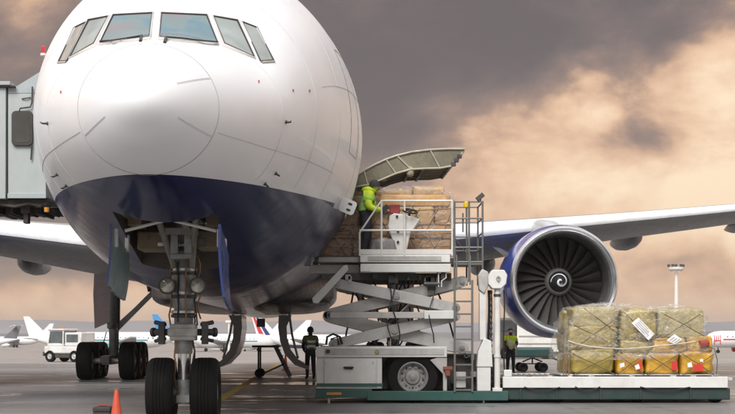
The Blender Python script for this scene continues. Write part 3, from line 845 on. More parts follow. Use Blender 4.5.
g = MB(); g.box(KX - .02, KX + .24, 27.8, 28.0, 1.75, 2.02); g.build('belly_antenna', m_black, PL, bevel=.02)

# ---- forward cargo door, swung up and out
m_cd = mat('cargo_door_primer', (.30, .27, .19), .5, var=.2, dirt=.5, dscale=2)
m_cdl = mat('cargo_door_frame', (.33, .30, .22), .45, dirt=.45, dscale=3)
DS0, DS1 = 13.75, 16.3
top = [(353, 178), (364, 170.5), (375, 164.5), (386, 159.5), (397, 155.6), (412, 152), (430, 149.8), (448, 149), (465, 149)]
bot = [(463, 152), (459, 158), (452, 166), (440, 168.2), (424, 168.6), (411, 169.3), (396, 173.5), (382, 179.5), (368, 185), (352, 187.5)]
T_ = [PLOC(x, y, DS0) for x, y in top]; B_ = [PLOC(x, y, DS0) for x, y in bot]
poly = T_ + B_
m_cdd = mat('cargo_door_web', (.15, .13, .085), .55, var=.3, dirt=.6, dirtcol=(.07, .06, .04), dscale=5)
g = MB(); g.prism(poly, (0, .07, 0)); cd = g.build('cargo_door', m_cdd, PL)
MB().tube([q + Vector((0, -.01, .0)) for q in T_], .026, 8).build('door_rim', m_cdl, cd)
MB().tube([q + Vector((0, -.01, .0)) for q in B_], .022, 8).build('door_rim', m_cdl, cd)
for k in (1, 3, 4, 6):
    a_ = T_[k]; b_ = B_[len(B_) - 1 - k]
    MB().bar(a_ + Vector((0, -.012, 0)), b_ + Vector((0, -.012, 0)), .03, .03, (0, 1, 0)).build('web_stiffener', m_cdl, cd)
g = MB(); g.grid([[q + Vector((0, .02, -.005)) for q in T_], [q + Vector((0, DS1 - DS0, -.005)) for q in T_]]); g.grid([[q + Vector((0, .02, -.045)) for q in T_], [q + Vector((0, DS1 - DS0, -.045)) for q in T_]])
g.build('door_skin', m_cd, cd, ang=180, recalc=False)
BR = B_[::-1]
for k in range(1, 6):
    yy = (DS1 - DS0) * k / 5 - .06
    g = MB(); g.prism([q + Vector((0, yy, -.02)) for q in T_[1:]] + [q + Vector((0, yy, .03)) for q in B_[1:]], (0, .05, 0)); g.build('door_frame', m_cd, cd)
for k in (2, 4, 5, 7):
    a = BR[min(k, len(BR) - 1)]
    MB().bar(a + Vector((0, .05, .05)), a + Vector((0, DS1 - DS0, .05)), .05, .09).build('door_stringer', m_cd, cd)
g = MB()
for k, (x, y) in enumerate([(459, 156), (456, 160), (453, 164)]):
    q = PLOC(x, y, DS0 - .02); g.box(q.x - .04, q.x + .06, q.y - .05, q.y + .12, q.z - .04, q.z + .03)
g.build('latch_hook', m_dkmetal, cd)
for (x0, y0, x1, y1) in [(366, 181, 385, 166), (382, 170, 385, 181)]:
    a = PLOC(x0, y0, DS0 + .10); b = PLOC(x1, y1, DS0 + .10)
    MB().bar(a, b, .07, .10).build('hinge_arm', m_cdl if x0 < 370 else m_cd, cd, bevel=.01)
q = PLOC(410, 171, DS0 + .1); MB().ell(q, (.09, .12, .13), 12, 8, .7).build('door_roller', m_cd, cd)
# open service panel beside the door (two oblong holes)
c = hit(333, 208)[0] + Vector((.26, -.12, .02))
m_pan = mat('panel_white', (.66, .66, .64), .4, dirt=.2)
def rr(cx_, cz, w, h, rad, rot, n=5):
    out = []
    for sx, sz, a0 in ((1, 1, 0), (-1, 1, 90), (-1, -1, 180), (1, -1, 270)):
        for i in range(n + 1):
            a = R(a0 + 90 * i / n); out.append((sx * (w / 2 - rad) + rad * math.cos(a), sz * (h / 2 - rad) + rad * math.sin(a)))
    return [(cx_ + x * math.cos(rot) - z * math.sin(rot), cz + x * math.sin(rot) + z * math.cos(rot)) for x, z in out]
g = MB(); g.prism([Vector((x, c.y, z)) for x, z in rr(c.x, c.z, .30, .26, .06, R(-22))], (0, .03, 0)); sp_ = g.build('service_panel', m_pan, PL, bevel=.006)
g = MB(); g.prism([Vector((x, c.y + .06, z)) for x, z in rr(c.x - .19, c.z + .07, .16, .22, .05, R(-22))], (0, .03, 0)); g.bar((c.x - .5, c.y + .12, c.z + .15), (c.x - .05, c.y + .08, c.z), .04, .04); g.build('panel_arm', m_pan, sp_)
for dx, dz in ((.05, .04), (.015, -.065)):
    g = MB(); g.prism([Vector((x, c.y - .006, z)) for x, z in rr(c.x + dx, c.z + dz,   .08, .04, .019, R(-22))], (0, .004, 0)); g.build('panel_slot', m_black, sp_)

# ================================================================== cargo loader
LD = 29.75                                       # distance of its near side
LS = F / LD
def lx(px): return (px - CX) / LS
def lz(py): return CH + (HY - py) / LS
LO = Vector((lx(520), LD + 1.5, 0))
LDR = thing('cargo_loader', 'white and green scissor-lift cargo loader raised against the airliner hold', 'cargo loader', LO)
m_lw = mat('loader_white', (.62, .61, .58), .42, var=.04, dirt=.34, dirtcol=(.30, .26, .21), dscale=1.3)
m_lw2 = mat('loader_offwhite', (.42, .405, .385), .48, var=.06, dirt=.6, dirtcol=(.20, .17, .14), dscale=1.6)
m_lg = mat('loader_green', (.022, .085, .070), .45, var=.12, dirt=.5, dirtcol=(.07, .06, .05), dscale=2)
m_lgd = mat('loader_dark_green', (.014, .034, .030), .5, var=.2, dirt=.5, dirtcol=(.05, .04, .035), dscale=2)
m_rail = mat('rail_white', (.62, .60, .56), .4, dirt=.3)
m_railg = mat('rail_grey', (.15, .15, .14), .45, metal=.3, dirt=.3)
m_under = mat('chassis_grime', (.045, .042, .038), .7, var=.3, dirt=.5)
m_amber = mat('amber_lens', (.55, .22, .02), .25, coat=.5)
m_rust = mat('red_oxide', (.24, .055, .035), .6, dirt=.4)
def L(px, py, dd=0.0):
    return Vector((lx(px), LD + dd, lz(py)))
def lbox(g, px0, px1, py0, py1, d0, d1):
    return g.box(lx(px0), lx(px1), LD + d0, LD + d1, lz(py1), lz(py0))
def lpart(name, m, px0, px1, py0, py1, d0, d1, bevel=.012, parent=None):
    return lbox(MB(), px0, px1, py0, py1, d0, d1).build(name, m, parent or LDR, bevel=bevel)

# chassis
cab = lpart('power_cabinet', m_lw, 316.5, 382, 357.5, 389, .02, 2.9)
lpart('cabinet_panel', m_lw, 324.5, 375, 359, 384, -.012, .02, .006, cab)
lpart('cabinet_panel', m_lw, 377, 381, 359, 388, -.010, .02, .004, cab)
lpart('green_stripe', m_lg, 316.3, 382.2, 383.4, 386.6, -.018, .015, .0, cab)
g = MB(); g.tube([L(344, 367.5, -.02), L(344, 367.5, -.06), L(353, 367.5, -.06), L(353, 367.5, -.02)], .018, 8); g.build('panel_handle', m_black, cab)
lpart('handle_recess', m_dkmetal, 344.5, 352.5, 366.5, 369.5, -.018, -.011, 0, cab)
for px in (326, 373):
    g = MB(); g.cyl(L(px, 362.5, -.03), L(px, 362.5, 0), .02); g.build('panel_lock', m_steel, cab)
lpart('chassis_rail', m_lw, 316, 447, 346.5, 357.3, -.02, .22)
lpart('chassis_rail', m_lw2, 316, 447, 346.5, 357.3, 2.6, 2.85)
lpart('rail_insert', m_lw2, 325, 444, 348.5, 355, -.032, -.021, .003)
for px in (328, 377):
    g = MB(); g.cyl(L(px, 351.5, -.06), L(px, 351.5, 0), .045, n=14); g.build('tie_down_eye', m_under if px < 350 else mat('brass_pin', (.35, .26, .10), .4, metal=.6), LDR)
lpart('bumper_skirt', m_lg, 315.5, 372, 389.2, 398, -.04, 2.9)
lpart('side_marker_lamp', m_amber, 326.5, 341.5, 392.4, 395, -.055, -.041, .004)
g = MB(); g.cyl(L(329, 398, .1), L(329, 404, .1), .03); g.cyl(L(329, 404, .1), L(329, 407.6, .1), .07, .09); g.build('stabiliser_foot', m_steel, LDR)
lpart('chassis_beam', m_lg, 367, 508, 391, 400.5, -.06, .20)
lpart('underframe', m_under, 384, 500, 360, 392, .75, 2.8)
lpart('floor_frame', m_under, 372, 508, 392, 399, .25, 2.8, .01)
# front wheel of the carrier
def lwheel(px, dd):
    c = Vector((lx(px), LD + dd, .56)); g = MB()
    g.lathe([(-.14, .33), (-.17, .42), (-.16, .52), (-.12, .555), (.12, .555), (.16, .52), (.17, .42), (.14, .33)], c, (0, 1, 0), 40); w_ = g.build('wheel', m_rub, LDR, ang=25)
    g = MB(); g.lathe([(-.135, .335), (-.15, .31), (-.12, .275), (-.06, .26), (-.05, .17), (-.10, .15), (-.11, .08), (-.13, .07), (-.14, .001)], c, (0, 1, 0), 32)
    for k in range(10):
        a = 2 * math.pi * k / 10; q = c + Vector((math.cos(a) * .215, 0, math.sin(a) * .215)); g.cyl(q + Vector((0, -.09, 0)), q + Vector((0, -.03, 0)), .02, n=6)
    g.build('rim', mat('loader_rim', (.27, .265, .255), .5, metal=.2, dirt=.6, dscale=7), w_)
    for k in range(10):
        a = 2 * math.pi * (k + .5) / 10; q = c + Vector((math.cos(a) * .235, -.062, math.sin(a) * .235))
        MB().lathe([(0, .001), (0, .026)], q, (0, 1, 0), 10).build('rim_hole', m_under, w_, recalc=False)
lwheel(413, .22); lwheel(413, 2.6)
g = MB(); c = Vector((lx(413), LD + .06, .56)); a_ = []; b_ = []
for i in range(17):
    a = R(-8 + 196 * i / 16); a_.append(c + Vector((math.cos(a) * .68, 0, math.sin(a) * .66))); b_.append(c + Vector((math.cos(a) * .68, .5, math.sin(a) * .66)))
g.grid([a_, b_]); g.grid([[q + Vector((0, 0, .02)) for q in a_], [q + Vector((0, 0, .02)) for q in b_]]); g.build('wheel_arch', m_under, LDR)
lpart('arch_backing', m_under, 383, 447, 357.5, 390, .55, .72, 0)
g = MB(); g.prism([L(437, 358, -.01), L(447, 358, -.01), L(447, 391, -.01), L(443, 391, -.01), L(443, 374, -.01), L(430, 360, -.01)], (0, .12, 0)); g.build('arch_bracket', m_lw2, LDR, bevel=.008)
g = MB(); lbox(g, 443, 452.5, 366.5, 370, -.10, .05); lbox(g, 445, 450, 370, 376, -.09, .04); g.build('tow_hook', m_rust, LDR, bevel=.01)
lpart('battery_box', m_lw2, 454.5, 466, 372, 388, .0, .4)
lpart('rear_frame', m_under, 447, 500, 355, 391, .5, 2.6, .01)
for k in range(7):
    a = random.uniform(448, 490); b = a + random.uniform(2, 8); y = random.uniform(352, 384)
    lpart('valve_block', random.choice([m_lw2, m_dkmetal, m_under, m_strut]), a, b, y, y + random.uniform(3, 7), .3, .5, .006)

# scissor arms: two stages, near and far frames
ARMS = [((338, 283.5), (455, 307.5), 10.0, 0), ((329, 314), (463, 281), 11.0, 1), ((329, 316.5), (463, 348), 12.0, 1), ((334, 344), (455, 316.5), 10.0, 0)]
for dd, off in ((.12, 1), (2.3, -1)):
    for (a, b, th, inner) in ARMS:
        y = dd + (.16 if inner else 0) * off
        A = L(*a); B = L(*b); d = (B - A).normalized(); nrm = Vector((-d.z, 0, d.x)); h = th / LS / 2
        pol = []
        for i in range(9):
            an = R(90 + 180 * i / 8); pol.append(A + d * (math.cos(an) * h * 1.15) + nrm * (math.sin(an) * h))
        mid = (A + B) / 2; pol.append(mid - nrm * h * 1.18)
        for i in range(9):
            an = R(-90 + 180 * i / 8); pol.append(B + d * (math.cos(an) * h * 1.15) + nrm * (math.sin(an) * h))
        pol.append(mid + nrm * h * 1.18)
        g = MB(); g.prism([Vector((q.x, LD + y, q.z)) for q in pol], (0, .11, 0)); arm = g.build('scissor_arm', m_lw2, LDR, bevel=.012)
        if off > 0:
            for q in (A, B, mid):
                g = MB(); g.cyl(Vector((q.x, LD + y - .045, q.z)), Vector((q.x, LD + y + .01, q.z)), .055 if q is not mid else .07, n=16); g.cyl(Vector((q.x, LD + y - .06, q.z)), Vector((q.x, LD + y - .03, q.z)), .03, n=8); g.build('pivot_pin', m_strut, arm)
for p_ in ((329.5, 315), (455, 312), (338, 283.5), (334, 344)):
    q = L(*p_); MB().cyl(Vector((q.x, LD + .2, q.z)), Vector((q.x, LD + 2.3, q.z)), .05, n=12).build('cross_shaft', m_dkmetal, LDR)
lpart('tie_bar', m_lw2, 330, 424, 312, 318.3, -.02, .08)
lpart('tie_bar_sleeve', m_lw, 424, 454, 310.5, 319, -.05, .14)
# lift cylinders and hoses in the middle
for dx in (.75, 1.65):
    a = Vector((lx(372), LD + dx, lz(342))); b = Vector((lx(420), LD + dx, lz(292)))
    g = MB(); g.cyl(a, a + (b - a) * .6, .085, n=14); cy = g.build('lift_cylinder', m_dkmetal, LDR); MB().cyl(a + (b - a) * .55, b, .05, n=14).build('piston_rod', m_chrome, cy)
for k in range(6):
    x0 = 372 + k * 11; pts = [Vector((lx(x0 + 6 * math.sin(i * .9 + k)), LD + .5 + .2 * k, lz(278 + 68 * i / 8))) for i in range(9)]
    MB().tube(pts, .018, 6).build('hydraulic_hose', m_black, LDR)
g = MB(); g.tube([L(326, 345, .1), L(327, 337, .1), L(333, 334, .08), L(340, 337, .05), L(342, 344, .1)], .025, 8); g.tube([L(330, 346, .2), L(331, 339, .2), L(337, 337, .15), L(339, 345, .1)], .02, 8); g.build('hose_loop', m_black, LDR)

_rl = random.Random(11)
for k in range(9):
    x0 = _rl.uniform(345, 440); x1 = x0 + _rl.uniform(-25, 25); pts = [L(x0 + (x1 - x0) * i / 7 + 3 * math.sin(i + k), 281 + 62 * i / 7, .02 + .08 * math.sin(i * .8 + k)) if k < 3 else L(x0 + (x1 - x0) * i / 7, 281 + 62 * i / 7 + 2 * math.sin(i * 2 + k), .5 + .15 * k) for i in range(8)]
    MB().tube(pts, .013 if k < 3 else .022, 6).build('hydraulic_hose', m_black, LDR)
for k in range(12):
    px = _rl.uniform(345, 440); py = _rl.uniform(273, 279)
    lpart('platform_bracket', [m_dkmetal, m_under, m_lw2][k % 3], px, px + _rl.uniform(2, 6), py, py + _rl.uniform(3, 8), .1, .45, .006)
# raised platform
lpart('platform_deck', m_lw2, 318, 450, 257, 262, .10, 2.75)
lpart('platform_beam', m_lw, 360, 450, 254.8, 262.5, -.06, .10)
lpart('platform_beam', m_lw, 360.5, 450.5, 264, 272.5, -.10, .10)
lpart('beam_cap', m_lw2, 368, 441, 256.5, 260.8, -.078, -.061, .003)
lpart('beam_end', m_rail, 360.5, 370, 265, 271.5, -.115, -.101, .003)
lpart('platform_frame', m_under, 340, 452, 272.6, 280, .2, 2.7)
lpart('bridge_beam', m_lw2, 309, 359, 264, 273, .3, .5)
lpart('bridge_beam', m_lw2, 318, 359, 264, 273, 2.3, 2.5)
a, b = L(315, 301, -.02), L(345.5, 267, -.02); d = (b - a).normalized(); n_ = Vector((-d.z, 0, d.x)) * .085
g = MB(); g.prism([a + n_, a - d * .06, a - n_, b - n_, b + d * .06, b + n_ * .6], (0, .06, 0)); g.build('bridge_flap_arm', m_lw, LDR, bevel=.01)
for px in (386, 394, 404, 412):
    g = MB(); g.tube([L(px, 279, .3), L(px + 1, 284, .25), L(px + 4, 283, .3), L(px + 5, 279, .4)], .02, 6); g.build('hanging_cable', m_black, LDR)
g = MB(); lbox(g, 428, 435, 277, 290, .1, .3); g.cyl(L(424, 284, .0), L(440, 284, .0), .05); lbox(g, 437, 439, 272, 287, .0, .05); lbox(g, 441, 446, 272, 279, 0, .05); g.build('platform_lock', m_dkmetal, LDR)
g = MB(); g.tube([L(438.5, 272, -.03), L(438.5, 287, -.03), L(441.5, 287, -.03), L(441.5, 281, -.03), L(446, 278, -.03), L(446, 272, -.03)], .014, 6); g.build('lock_handle', m_rail, LDR)

# white guard rail on the near side
def rail(name, pts, r, m):
    return MB().tube(pts, r, 8).build(name, m, LDR)
RD = -.05
for px, y0 in ((359.5, 233), (381.5, 201), (404.5, 201), (452, 201)):
    rail('rail_post', [L(px, y0, RD), L(px, 256, RD)], .022, m_rail)
rail('guard_rail', [L(359.5, 233, RD), L(381.5, 201, RD), L(452, 201, RD)], .022, m_rail)
rail('guard_rail', [L(359.5, 230.5, RD), L(452, 230.5, RD)], .022, m_rail)
lpart('kick_plate', m_rail, 360, 452, 249.5, 254.6, -.06, -.04, .003)
# grey ladder cage
CD = -.02
for px, y0, y1 in ((454.5, 201, 282), (469, 201, 282), (482.5, 201, 282)):
    rail('cage_post', [L(px, y0, CD), L(px, y1, CD)], .022, m_railg)
for py in (201.8, 218.4, 247.5, 262):
    rail('cage_rail', [L(453.5, py, CD), L(483, py, CD)], .018, m_railg)
rail('cage_post', [L(463, 213, CD + .05), L(463, 232, CD + .05)], .018, m_railg)
g = MB(); g.cyl(L(466, 208, -.02), L(466, 233, -.02), .012); g.build('beacon_stem', m_railg, LDR)
g = MB(); g.lathe([(0, .05), (.02, .055), (.10, .05), (.13, .02)], L(466, 207.5, -.02), (0, 0, 1), 16); g.build('beacon', mat('beacon_yellow', (.62, .42, .02), .3, coat=.5), LDR)
g = MB(); q = L(480.5, 197.5, -.02); g.bar(q + Vector((-.08, 0, -.05)), q + Vector((.06, 0, .07)), .09, .10); g.cyl(q + Vector((0, 0, -.08)), q, .015); g.build('work_lamp', m_dkmetal, LDR, bevel=.01)
for px, y0, y1 in ((457, 203, 284), (469.5, 203, 284), (481, 203, 284)):
    rail('cage_post', [L(px, y0, .85), L(px, y1, .85)], .020, m_railg)
for py in (203.5, 219.5, 234, 248.5):
    rail('cage_rail', [L(456, py, .85), L(482, py, .85)], .016, m_railg)
    rail('cage_rail', [L(482.5, py - 1.2, CD), L(481, py, .85)], .016, m_railg)
lpart('cage_floor', m_railg, 454, 483, 262.5, 265, -.02, .9, .006)
# ladder
for px in (454.5, 472):
    g = MB(); g.bar(L(px, 280, -.07), L(px, 392, -.07), .045, .06, (0, 1, 0)); g.build('ladder_stile', m_railg, LDR, bevel=.006)
for k in range(9):
    py = 289 + k * 12.6; g = MB(); g.bar(L(454.5, py, -.07), L(472, py, -.07), .05, .035); g.build('ladder_rung', m_railg, LDR)
for px in (456.5, 470):
    g = MB(); g.bar(L(px, 255, -.03), L(px, 285, -.03), .03, .04, (0, 1, 0)); g.build('ladder_stile', m_railg, LDR)

# tower between the two platforms: guide column, flared foot, round mast and head
g = MB(); g.prism([L(478, 351, -.08), L(484, 338, -.08), L(491, 341, -.08), L(492.5, 367, -.08), L(476.5, 367, -.08)], (0, .32, 0)); g.build('column_shroud', m_lw, LDR, bevel=.015)
lpart('column_foot', m_lw, 477, 490.5, 367, 391, -.06, .24)
lpart('guide_column', m_lw, 479.5, 486, 292, 340, -.02, .18)
g = MB(); g.prism([L(478, 275, -.06), L(482, 269, -.06), L(488, 272, -.06), L(488, 287, -.06), L(484, 294, -.06), L(479, 290, -.06)], (0, .28, 0)); g.build('column_head', m_lw2, LDR, bevel=.02)
g = MB(); g.prism([L(488, 276, -.08), L(492, 270, -.08), L(504, 270, -.08), L(507, 275, -.08), L(506, 284, -.08), L(501, 289, -.08), L(492, 289, -.08), L(488, 284, -.08)], (0, .3, 0)); g.build('mast_head', m_lw, LDR, bevel=.02)
g = MB(); g.lathe([(0, .045), (.012, .05), (.02, .045), (.012, .038), (0, .045)], L(498, 279, -.09), (0, -1, 0), 18); g.cyl(L(498, 282, -.11), L(498, 276, -.11), .012); g.build('lift_eye', m_steel, LDR)
g = MB(); g.cyl(L(497.5, 289, .05), L(497.5, 391, .05), .064, n=20); mast = g.build('mast', m_rail, LDR)
for py in (294, 355):
    g = MB(); g.cyl(L(497.5, py, .05), L(497.5, py + 2.5, .05), .078, n=20); g.build('mast_collar', m_dkmetal if py < 300 else m_rail, mast)
lpart('mast_foot', m_rail, 492.5, 502, 388, 391.5, -.06, .2, .01)
for px, dx in ((488.6, 0), (490.2, .05), (504.6, .02), (493, .3)):
    MB().tube([L(px + .5 * math.sin(i), 290 + 100 * i / 9, .12 + dx) for i in range(10)], .016, 6).build('hydraulic_hose', m_black, LDR)
g = MB()
for k in range(16):
    q = L(491.7, 292 + k * 6, .14); g.ell(q, (.03, .03, .05), 8, 6)
g.build('lift_chain', m_dkmetal, LDR)
# console on the platform: white tapering pedestal, red box, black wheel
g = MB(); g.prism([L(389.5, 216, .03), L(394, 213, .03), L(404, 214, .03), L(420, 219, .03), L(414, 229, .03), L(411, 231, .03), L(407, 250, .03), L(397, 252, .03), L(391, 236, .03), L(388, 226, .03)], (0, .16, 0)); con = g.build('control_console', m_rail, LDR, bevel=.02)
lpart('control_box', mat('console_red', (.30, .035, .035), .5, dirt=.3), 389.5, 400, 204, 213.5, .06, .2, .02, con)
g = MB(); c = L(410, 211, .02); ax = Vector((.15, -.35, .9)).normalized(); u = ax.orthogonal().normalized(); w_ = ax.cross(u)
g.tube([c + (u * math.cos(a) + w_ * math.sin(a)) * .15 for a in [2 * math.pi * i / 24 for i in range(25)]], .02, 8)
for k in range(3):
    a = 2 * math.pi * k / 3; g.tube([c, c + (u * math.cos(a) + w_ * math.sin(a)) * .15], .014, 6)
g.cyl(c - ax * .14, c, .025); g.build('steering_wheel', m_black, con)
for px, py in ((397, 216.5), (398, 242), (398, 231)):
    g = MB(); g.cyl(L(px, py, .0), L(px, py, .04), .028, n=10); g.build('console_knob', m_black, con)
g = MB(); g.bar(L(382.5, 211, -.03), L(388, 206, -.03), .06, .1); g.bar(L(383, 214, -.03), L(388, 213, -.03), .06, .06); g.build('hand_control', m_black, con)

# rear main deck, low
RX1 = 728
lpart('main_deck', m_lw, 503, RX1, 376.8, 388, .0, .16, .012)
lpart('main_deck_far_beam', m_lw, 503, RX1, 376.8, 388, 2.75, 2.9, .012)
lpart('deck_floor', mat('roller_deck', (.42, .40, .36), .5, metal=.1, dirt=.7, dirtcol=(.16, .12, .09), dscale=2.5), 503, RX1 - 1, 378.2, 384, .16, 2.75, 0)
for k in range(38):
    x = lx(508) + k * .125
    if x > lx(RX1 - 2): break
    MB().cyl((x, LD + .2, lz(378.2) + .0), (x, LD + 2.7, lz(378.2) + .0), .028, n=8).build('deck_roller', m_steel, LDR)
lpart('deck_side_frame', m_lgd, 498, 731, 388.3, 400, .06, .3, .02)
lpart('deck_side_frame', m_lgd, 498, 729, 388.3, 400, 2.6, 2.85, .02)
for px in (520, 556, 600, 640, 690):
    lpart('frame_gusset', m_lgd, px, px + 2, 389, 399.5, .03, .06, .004)
lpart('frame_end', m_lgd, 726, 731.5, 388.3, 398, .3, 2.6)
lpart('deck_lip', m_lw2, 728.5, 733, 377.6, 381, .02, 2.88, .01)
for k in range(11):
    px = 507 + k * 20.5
    lpart('deck_stop', random.choice([m_steel, m_lw2, m_dkmetal]), px, px + random.uniform(2.5, 7), 375.6, 377, .03, .13, .004)
g = MB(); lbox(g, 504, 512, 370, 377, .0, .25); g.build('deck_guide_block', m_lw, LDR, bevel=.015)
for px0, px1 in ((524, 560), (640, 690), (575, 600)):
    MB().tube([L(px0 + (px1 - px0) * i / 8, 387 + 3.5 * math.sin(math.pi * i / 8) + random.uniform(-.4, .4), -.01) for i in range(9)], .012, 6).build('deck_cable', m_black, LDR)
for px, dd in ((560, .5), (560, 2.4), (640, .5), (640, 2.4), (718, .3)):
    c = Vector((lx(px), LD + dd, .2)); MB().lathe([(-.08, .12), (-.09, .17), (-.07, .2), (.07, .2), (.09, .17), (.08, .12), (.0, .03), (-.08, .12)], c, (0, 1, 0), 20).build('deck_wheel', m_rub, LDR)
g = MB(); g.cyl(L(484, 400, .1), L(484, 404, .1), .03); g.cyl(L(484, 404, .1), L(484, 403.6 + 4, .1), .06, .08); g.build('stabiliser_foot', m_steel, LDR)

# ================================================================== pallet loads
def film_mat(name, base, amt):
    m = bpy.data.materials.new(name); m.use_nodes = True
    t = NT(m.node_tree); p = t.n['Principled BSDF']
    co = t.node('ShaderNodeTexCoord').outputs['Object']
    wr = t.noise(t.mapping(co, (1.0, 1.0, 1.9), rot=(.3, .5, .2)), 3.4, 5, .62, 2.2)
    p.inputs['Base Color'].default_value = (*base, 1)
    p.inputs['Roughness'].default_value = .10; p.inputs['Coat Weight'].default_value = .6
    cr = t.math('ABSOLUTE', t.math('SUBTRACT', wr, .5))
    al = t.math('ADD', t.maprange(wr, .38, .72, amt * .4, amt), t.math('MULTIPLY', t.maprange(cr, 0, .022, 1, 0), .45))
    t.put(p.inputs['Alpha'], al)
    b = t.node('ShaderNodeBump'); b.inputs['Strength'].default_value = 1.0; b.inputs['Distance'].default_value = .12
    t.put(b.inputs['Height'], wr); t.l.new(b.outputs[0], p.inputs['Normal'])
    return m
def sack_mat(name, col, dcol):
    return mat(name, col, .38, var=.25, scale=5, dirt=.5, dirtcol=dcol, dscale=3.5, bump=1.0, bscale=7, coat=.3)
m_olive = sack_mat('sack_olive', (.34, .25, .05), (.10, .070, .013))
m_cream = sack_mat('sack_cream', (.37, .295, .12), (.13, .10, .035))
m_orange = sack_mat('sack_amber', (.52, .29, .030), (.27, .135, .012))
m_kraft = mat('carton_kraft', (.38, .20, .07), .5, var=.2, dirt=.4, dirtcol=(.16, .08, .03), dscale=3, bump=.2)
m_kraft2 = mat('carton_pale', (.50, .31, .13), .5, var=.2, dirt=.3, dirtcol=(.28, .18, .09), dscale=3, bump=.2)
m_gold = mat('carton_gold', (.52, .26, .04), .45, var=.15, dirt=.4, dirtcol=(.24, .12, .03), dscale=3, bump=.2, coat=.2)
m_rope = mat('net_rope', (.10, .08, .055), .8)
m_ropel = mat('net_strap_pale', (.52, .47, .40), .7)
m_base = mat('pallet_aluminium', (.48, .47, .44), .4, metal=.5, dirt=.5, dscale=4)
m_sred = mat('sticker_red', (.50, .03, .02), .5)
m_swht = mat('paper_white', (.72, .70, .68), .6, dirt=.2, dscale=6)

# --- lower pallet on the main deck
PX0, PX1 = lx(564), lx(719); PY0, PY1 = LD + .22, LD + 2.55; PZ = lz(377.2) + .03
PO = Vector(((PX0 + PX1) / 2, (PY0 + PY1) / 2, PZ))
PA = thing('cargo_pallet', 'film-wrapped pallet of olive and amber sacks on the low white deck', 'cargo pallet', PO)
MB().box(PX0 - .05, PX1 + .03, PY0 - .06, PY1 + .05, PZ, PZ + .03).build('pallet_base', m_base, PA, bevel=.008)
def front_sacks(items, y0, depth, k0=0):
    for k, (a, b, t_, c, m) in enumerate(items):
        x0, x1, z0, z1 = lx(a), lx(b), max(lz(c), PZ + .03), lz(t_)
        g = MB(); g.ell(((x0 + x1) / 2, y0 + depth / 2, (z0 + z1) / 2), ((x1 - x0) / 2 * 1.01, depth / 2, (z1 - z0) / 2 * 1.02), 36, 22, .24, .12, k + k0)
        g.build('sack', m, PA, ang=180)
front_sacks([(573, 617, 349, 376.5, m_olive), (618, 646, 353, 376.5, m_orange), (648, 681, 353, 376.5, m_orange), (683, 717, 352, 376.5, m_orange)], PY0, .9)
front_sacks([(571, 619, 326, 350, m_olive), (623, 656, 341, 354, m_olive), (655, 690, 338, 353, m_orange), (690, 716, 336, 353, m_orange)], PY0 + .02, .9, 7)
front_sacks([(575, 622, 306, 328, m_cream), (623, 660, 309, 341, m_olive), (661, 708, 308, 338, m_cream)], PY0 + .05, .9, 13)
for lay, (z0, z1) in enumerate(((376.5, 353), (353, 333), (333, 310))):
    for k in range(4):
        for row in (1,):
            a = 572 + k * 36; front_sacks([(a, a + 35, z1, z0, random.choice([m_olive, m_cream, m_orange]))], PY0 + .95 + (row - 1) * .7, 1.25, 20 + k + lay * 5)
# shrink film over the load: one wrinkled shell
def shell(name, outline_px, y0, y1, m, parent, skip_bottom=True, amp=.035, seed=0, nd=22):
    """outline_px: silhouette of the load in the near plane; shrinks a little towards the back"""
    ring = []
    pts = [L(*q) for q in outline_px]
    # resample
    seg = [(pts[i], pts[i + 1]) for i in range(len(pts) - 1)]; tot = sum((b - a).length for a, b in seg); n = 190; acc = []; pos = 0; i = 0
    for k in range(n + 1):
        tgt = tot * k / n
        while i < len(seg) - 1 and pos + (seg[i][1] - seg[i][0]).length < tgt:
            pos += (seg[i][1] - seg[i][0]).length; i += 1
        a, b = seg[i]; u = (tgt - pos) / max((b - a).length, 1e-6); acc.append(a + (b - a) * min(u, 1))
    c = sum(acc, Vector()) / len(acc); c.z = min(q.z for q in acc)
    rows = []
    def dis(q, k):
        v = Vector((q.x * 2.1 + seed, q.y * 2.1, q.z * 2.1)); n1 = mnoise.noise(v * .9) + .5 * mnoise.noise(v * 2.3 + Vector((4, 1, 0))) + .55 * (1 - 3 * abs(mnoise.noise(v * 2.6 + Vector((1, 7, 2))))) + .35 * (1 - 3 * abs(mnoise.noise(v * 5.6)))
        return k * n1
    # front face: rings from centre line out to the silhouette
    for s_ in [0.02, .08, .14, .2, .26, .32, .38, .44, .5, .56, .62, .68, .74, .8, .86, .91, .95, .98]:
        row = []
        for q in acc:
            x = c.x + (q.x - c.x) * s_; z = c.z + (q.z - c.z) * s_; bulge = .05 * (1 - s_ ** 6)
            p_ = Vector((x, y0 - bulge, z)); p_.y += dis(p_, amp); row.append(p_)
        rows.append(row)
    for j in range(nd + 1):
        v = j / nd; y = y0 + .07 + (y1 - y0 - .14) * v; k = 1.0 if v < .9 else 1.0
        row = []
        for q in acc:
            p_ = Vector((c.x + (q.x - c.x) * k, y, c.z + (q.z - c.z) * k)); dr = Vector((q.x - c.x, 0, q.z - c.z)).normalized(); p_ += dr * dis(p_, amp * .9); p_.z = max(p_.z, c.z); row.append(p_)
        rows.append(row)
    for s_ in [.95, .7, .4, .02]:
        rows.append([Vector((c.x + (q.x - c.x) * s_, y1, c.z + (q.z - c.z) * s_)) for q in acc])
    g = MB(); g.grid(rows); return g.build(name, m, parent, ang=180, recalc=False)
m_film = film_mat('shrink_film', (.86, .83, .78), .20)
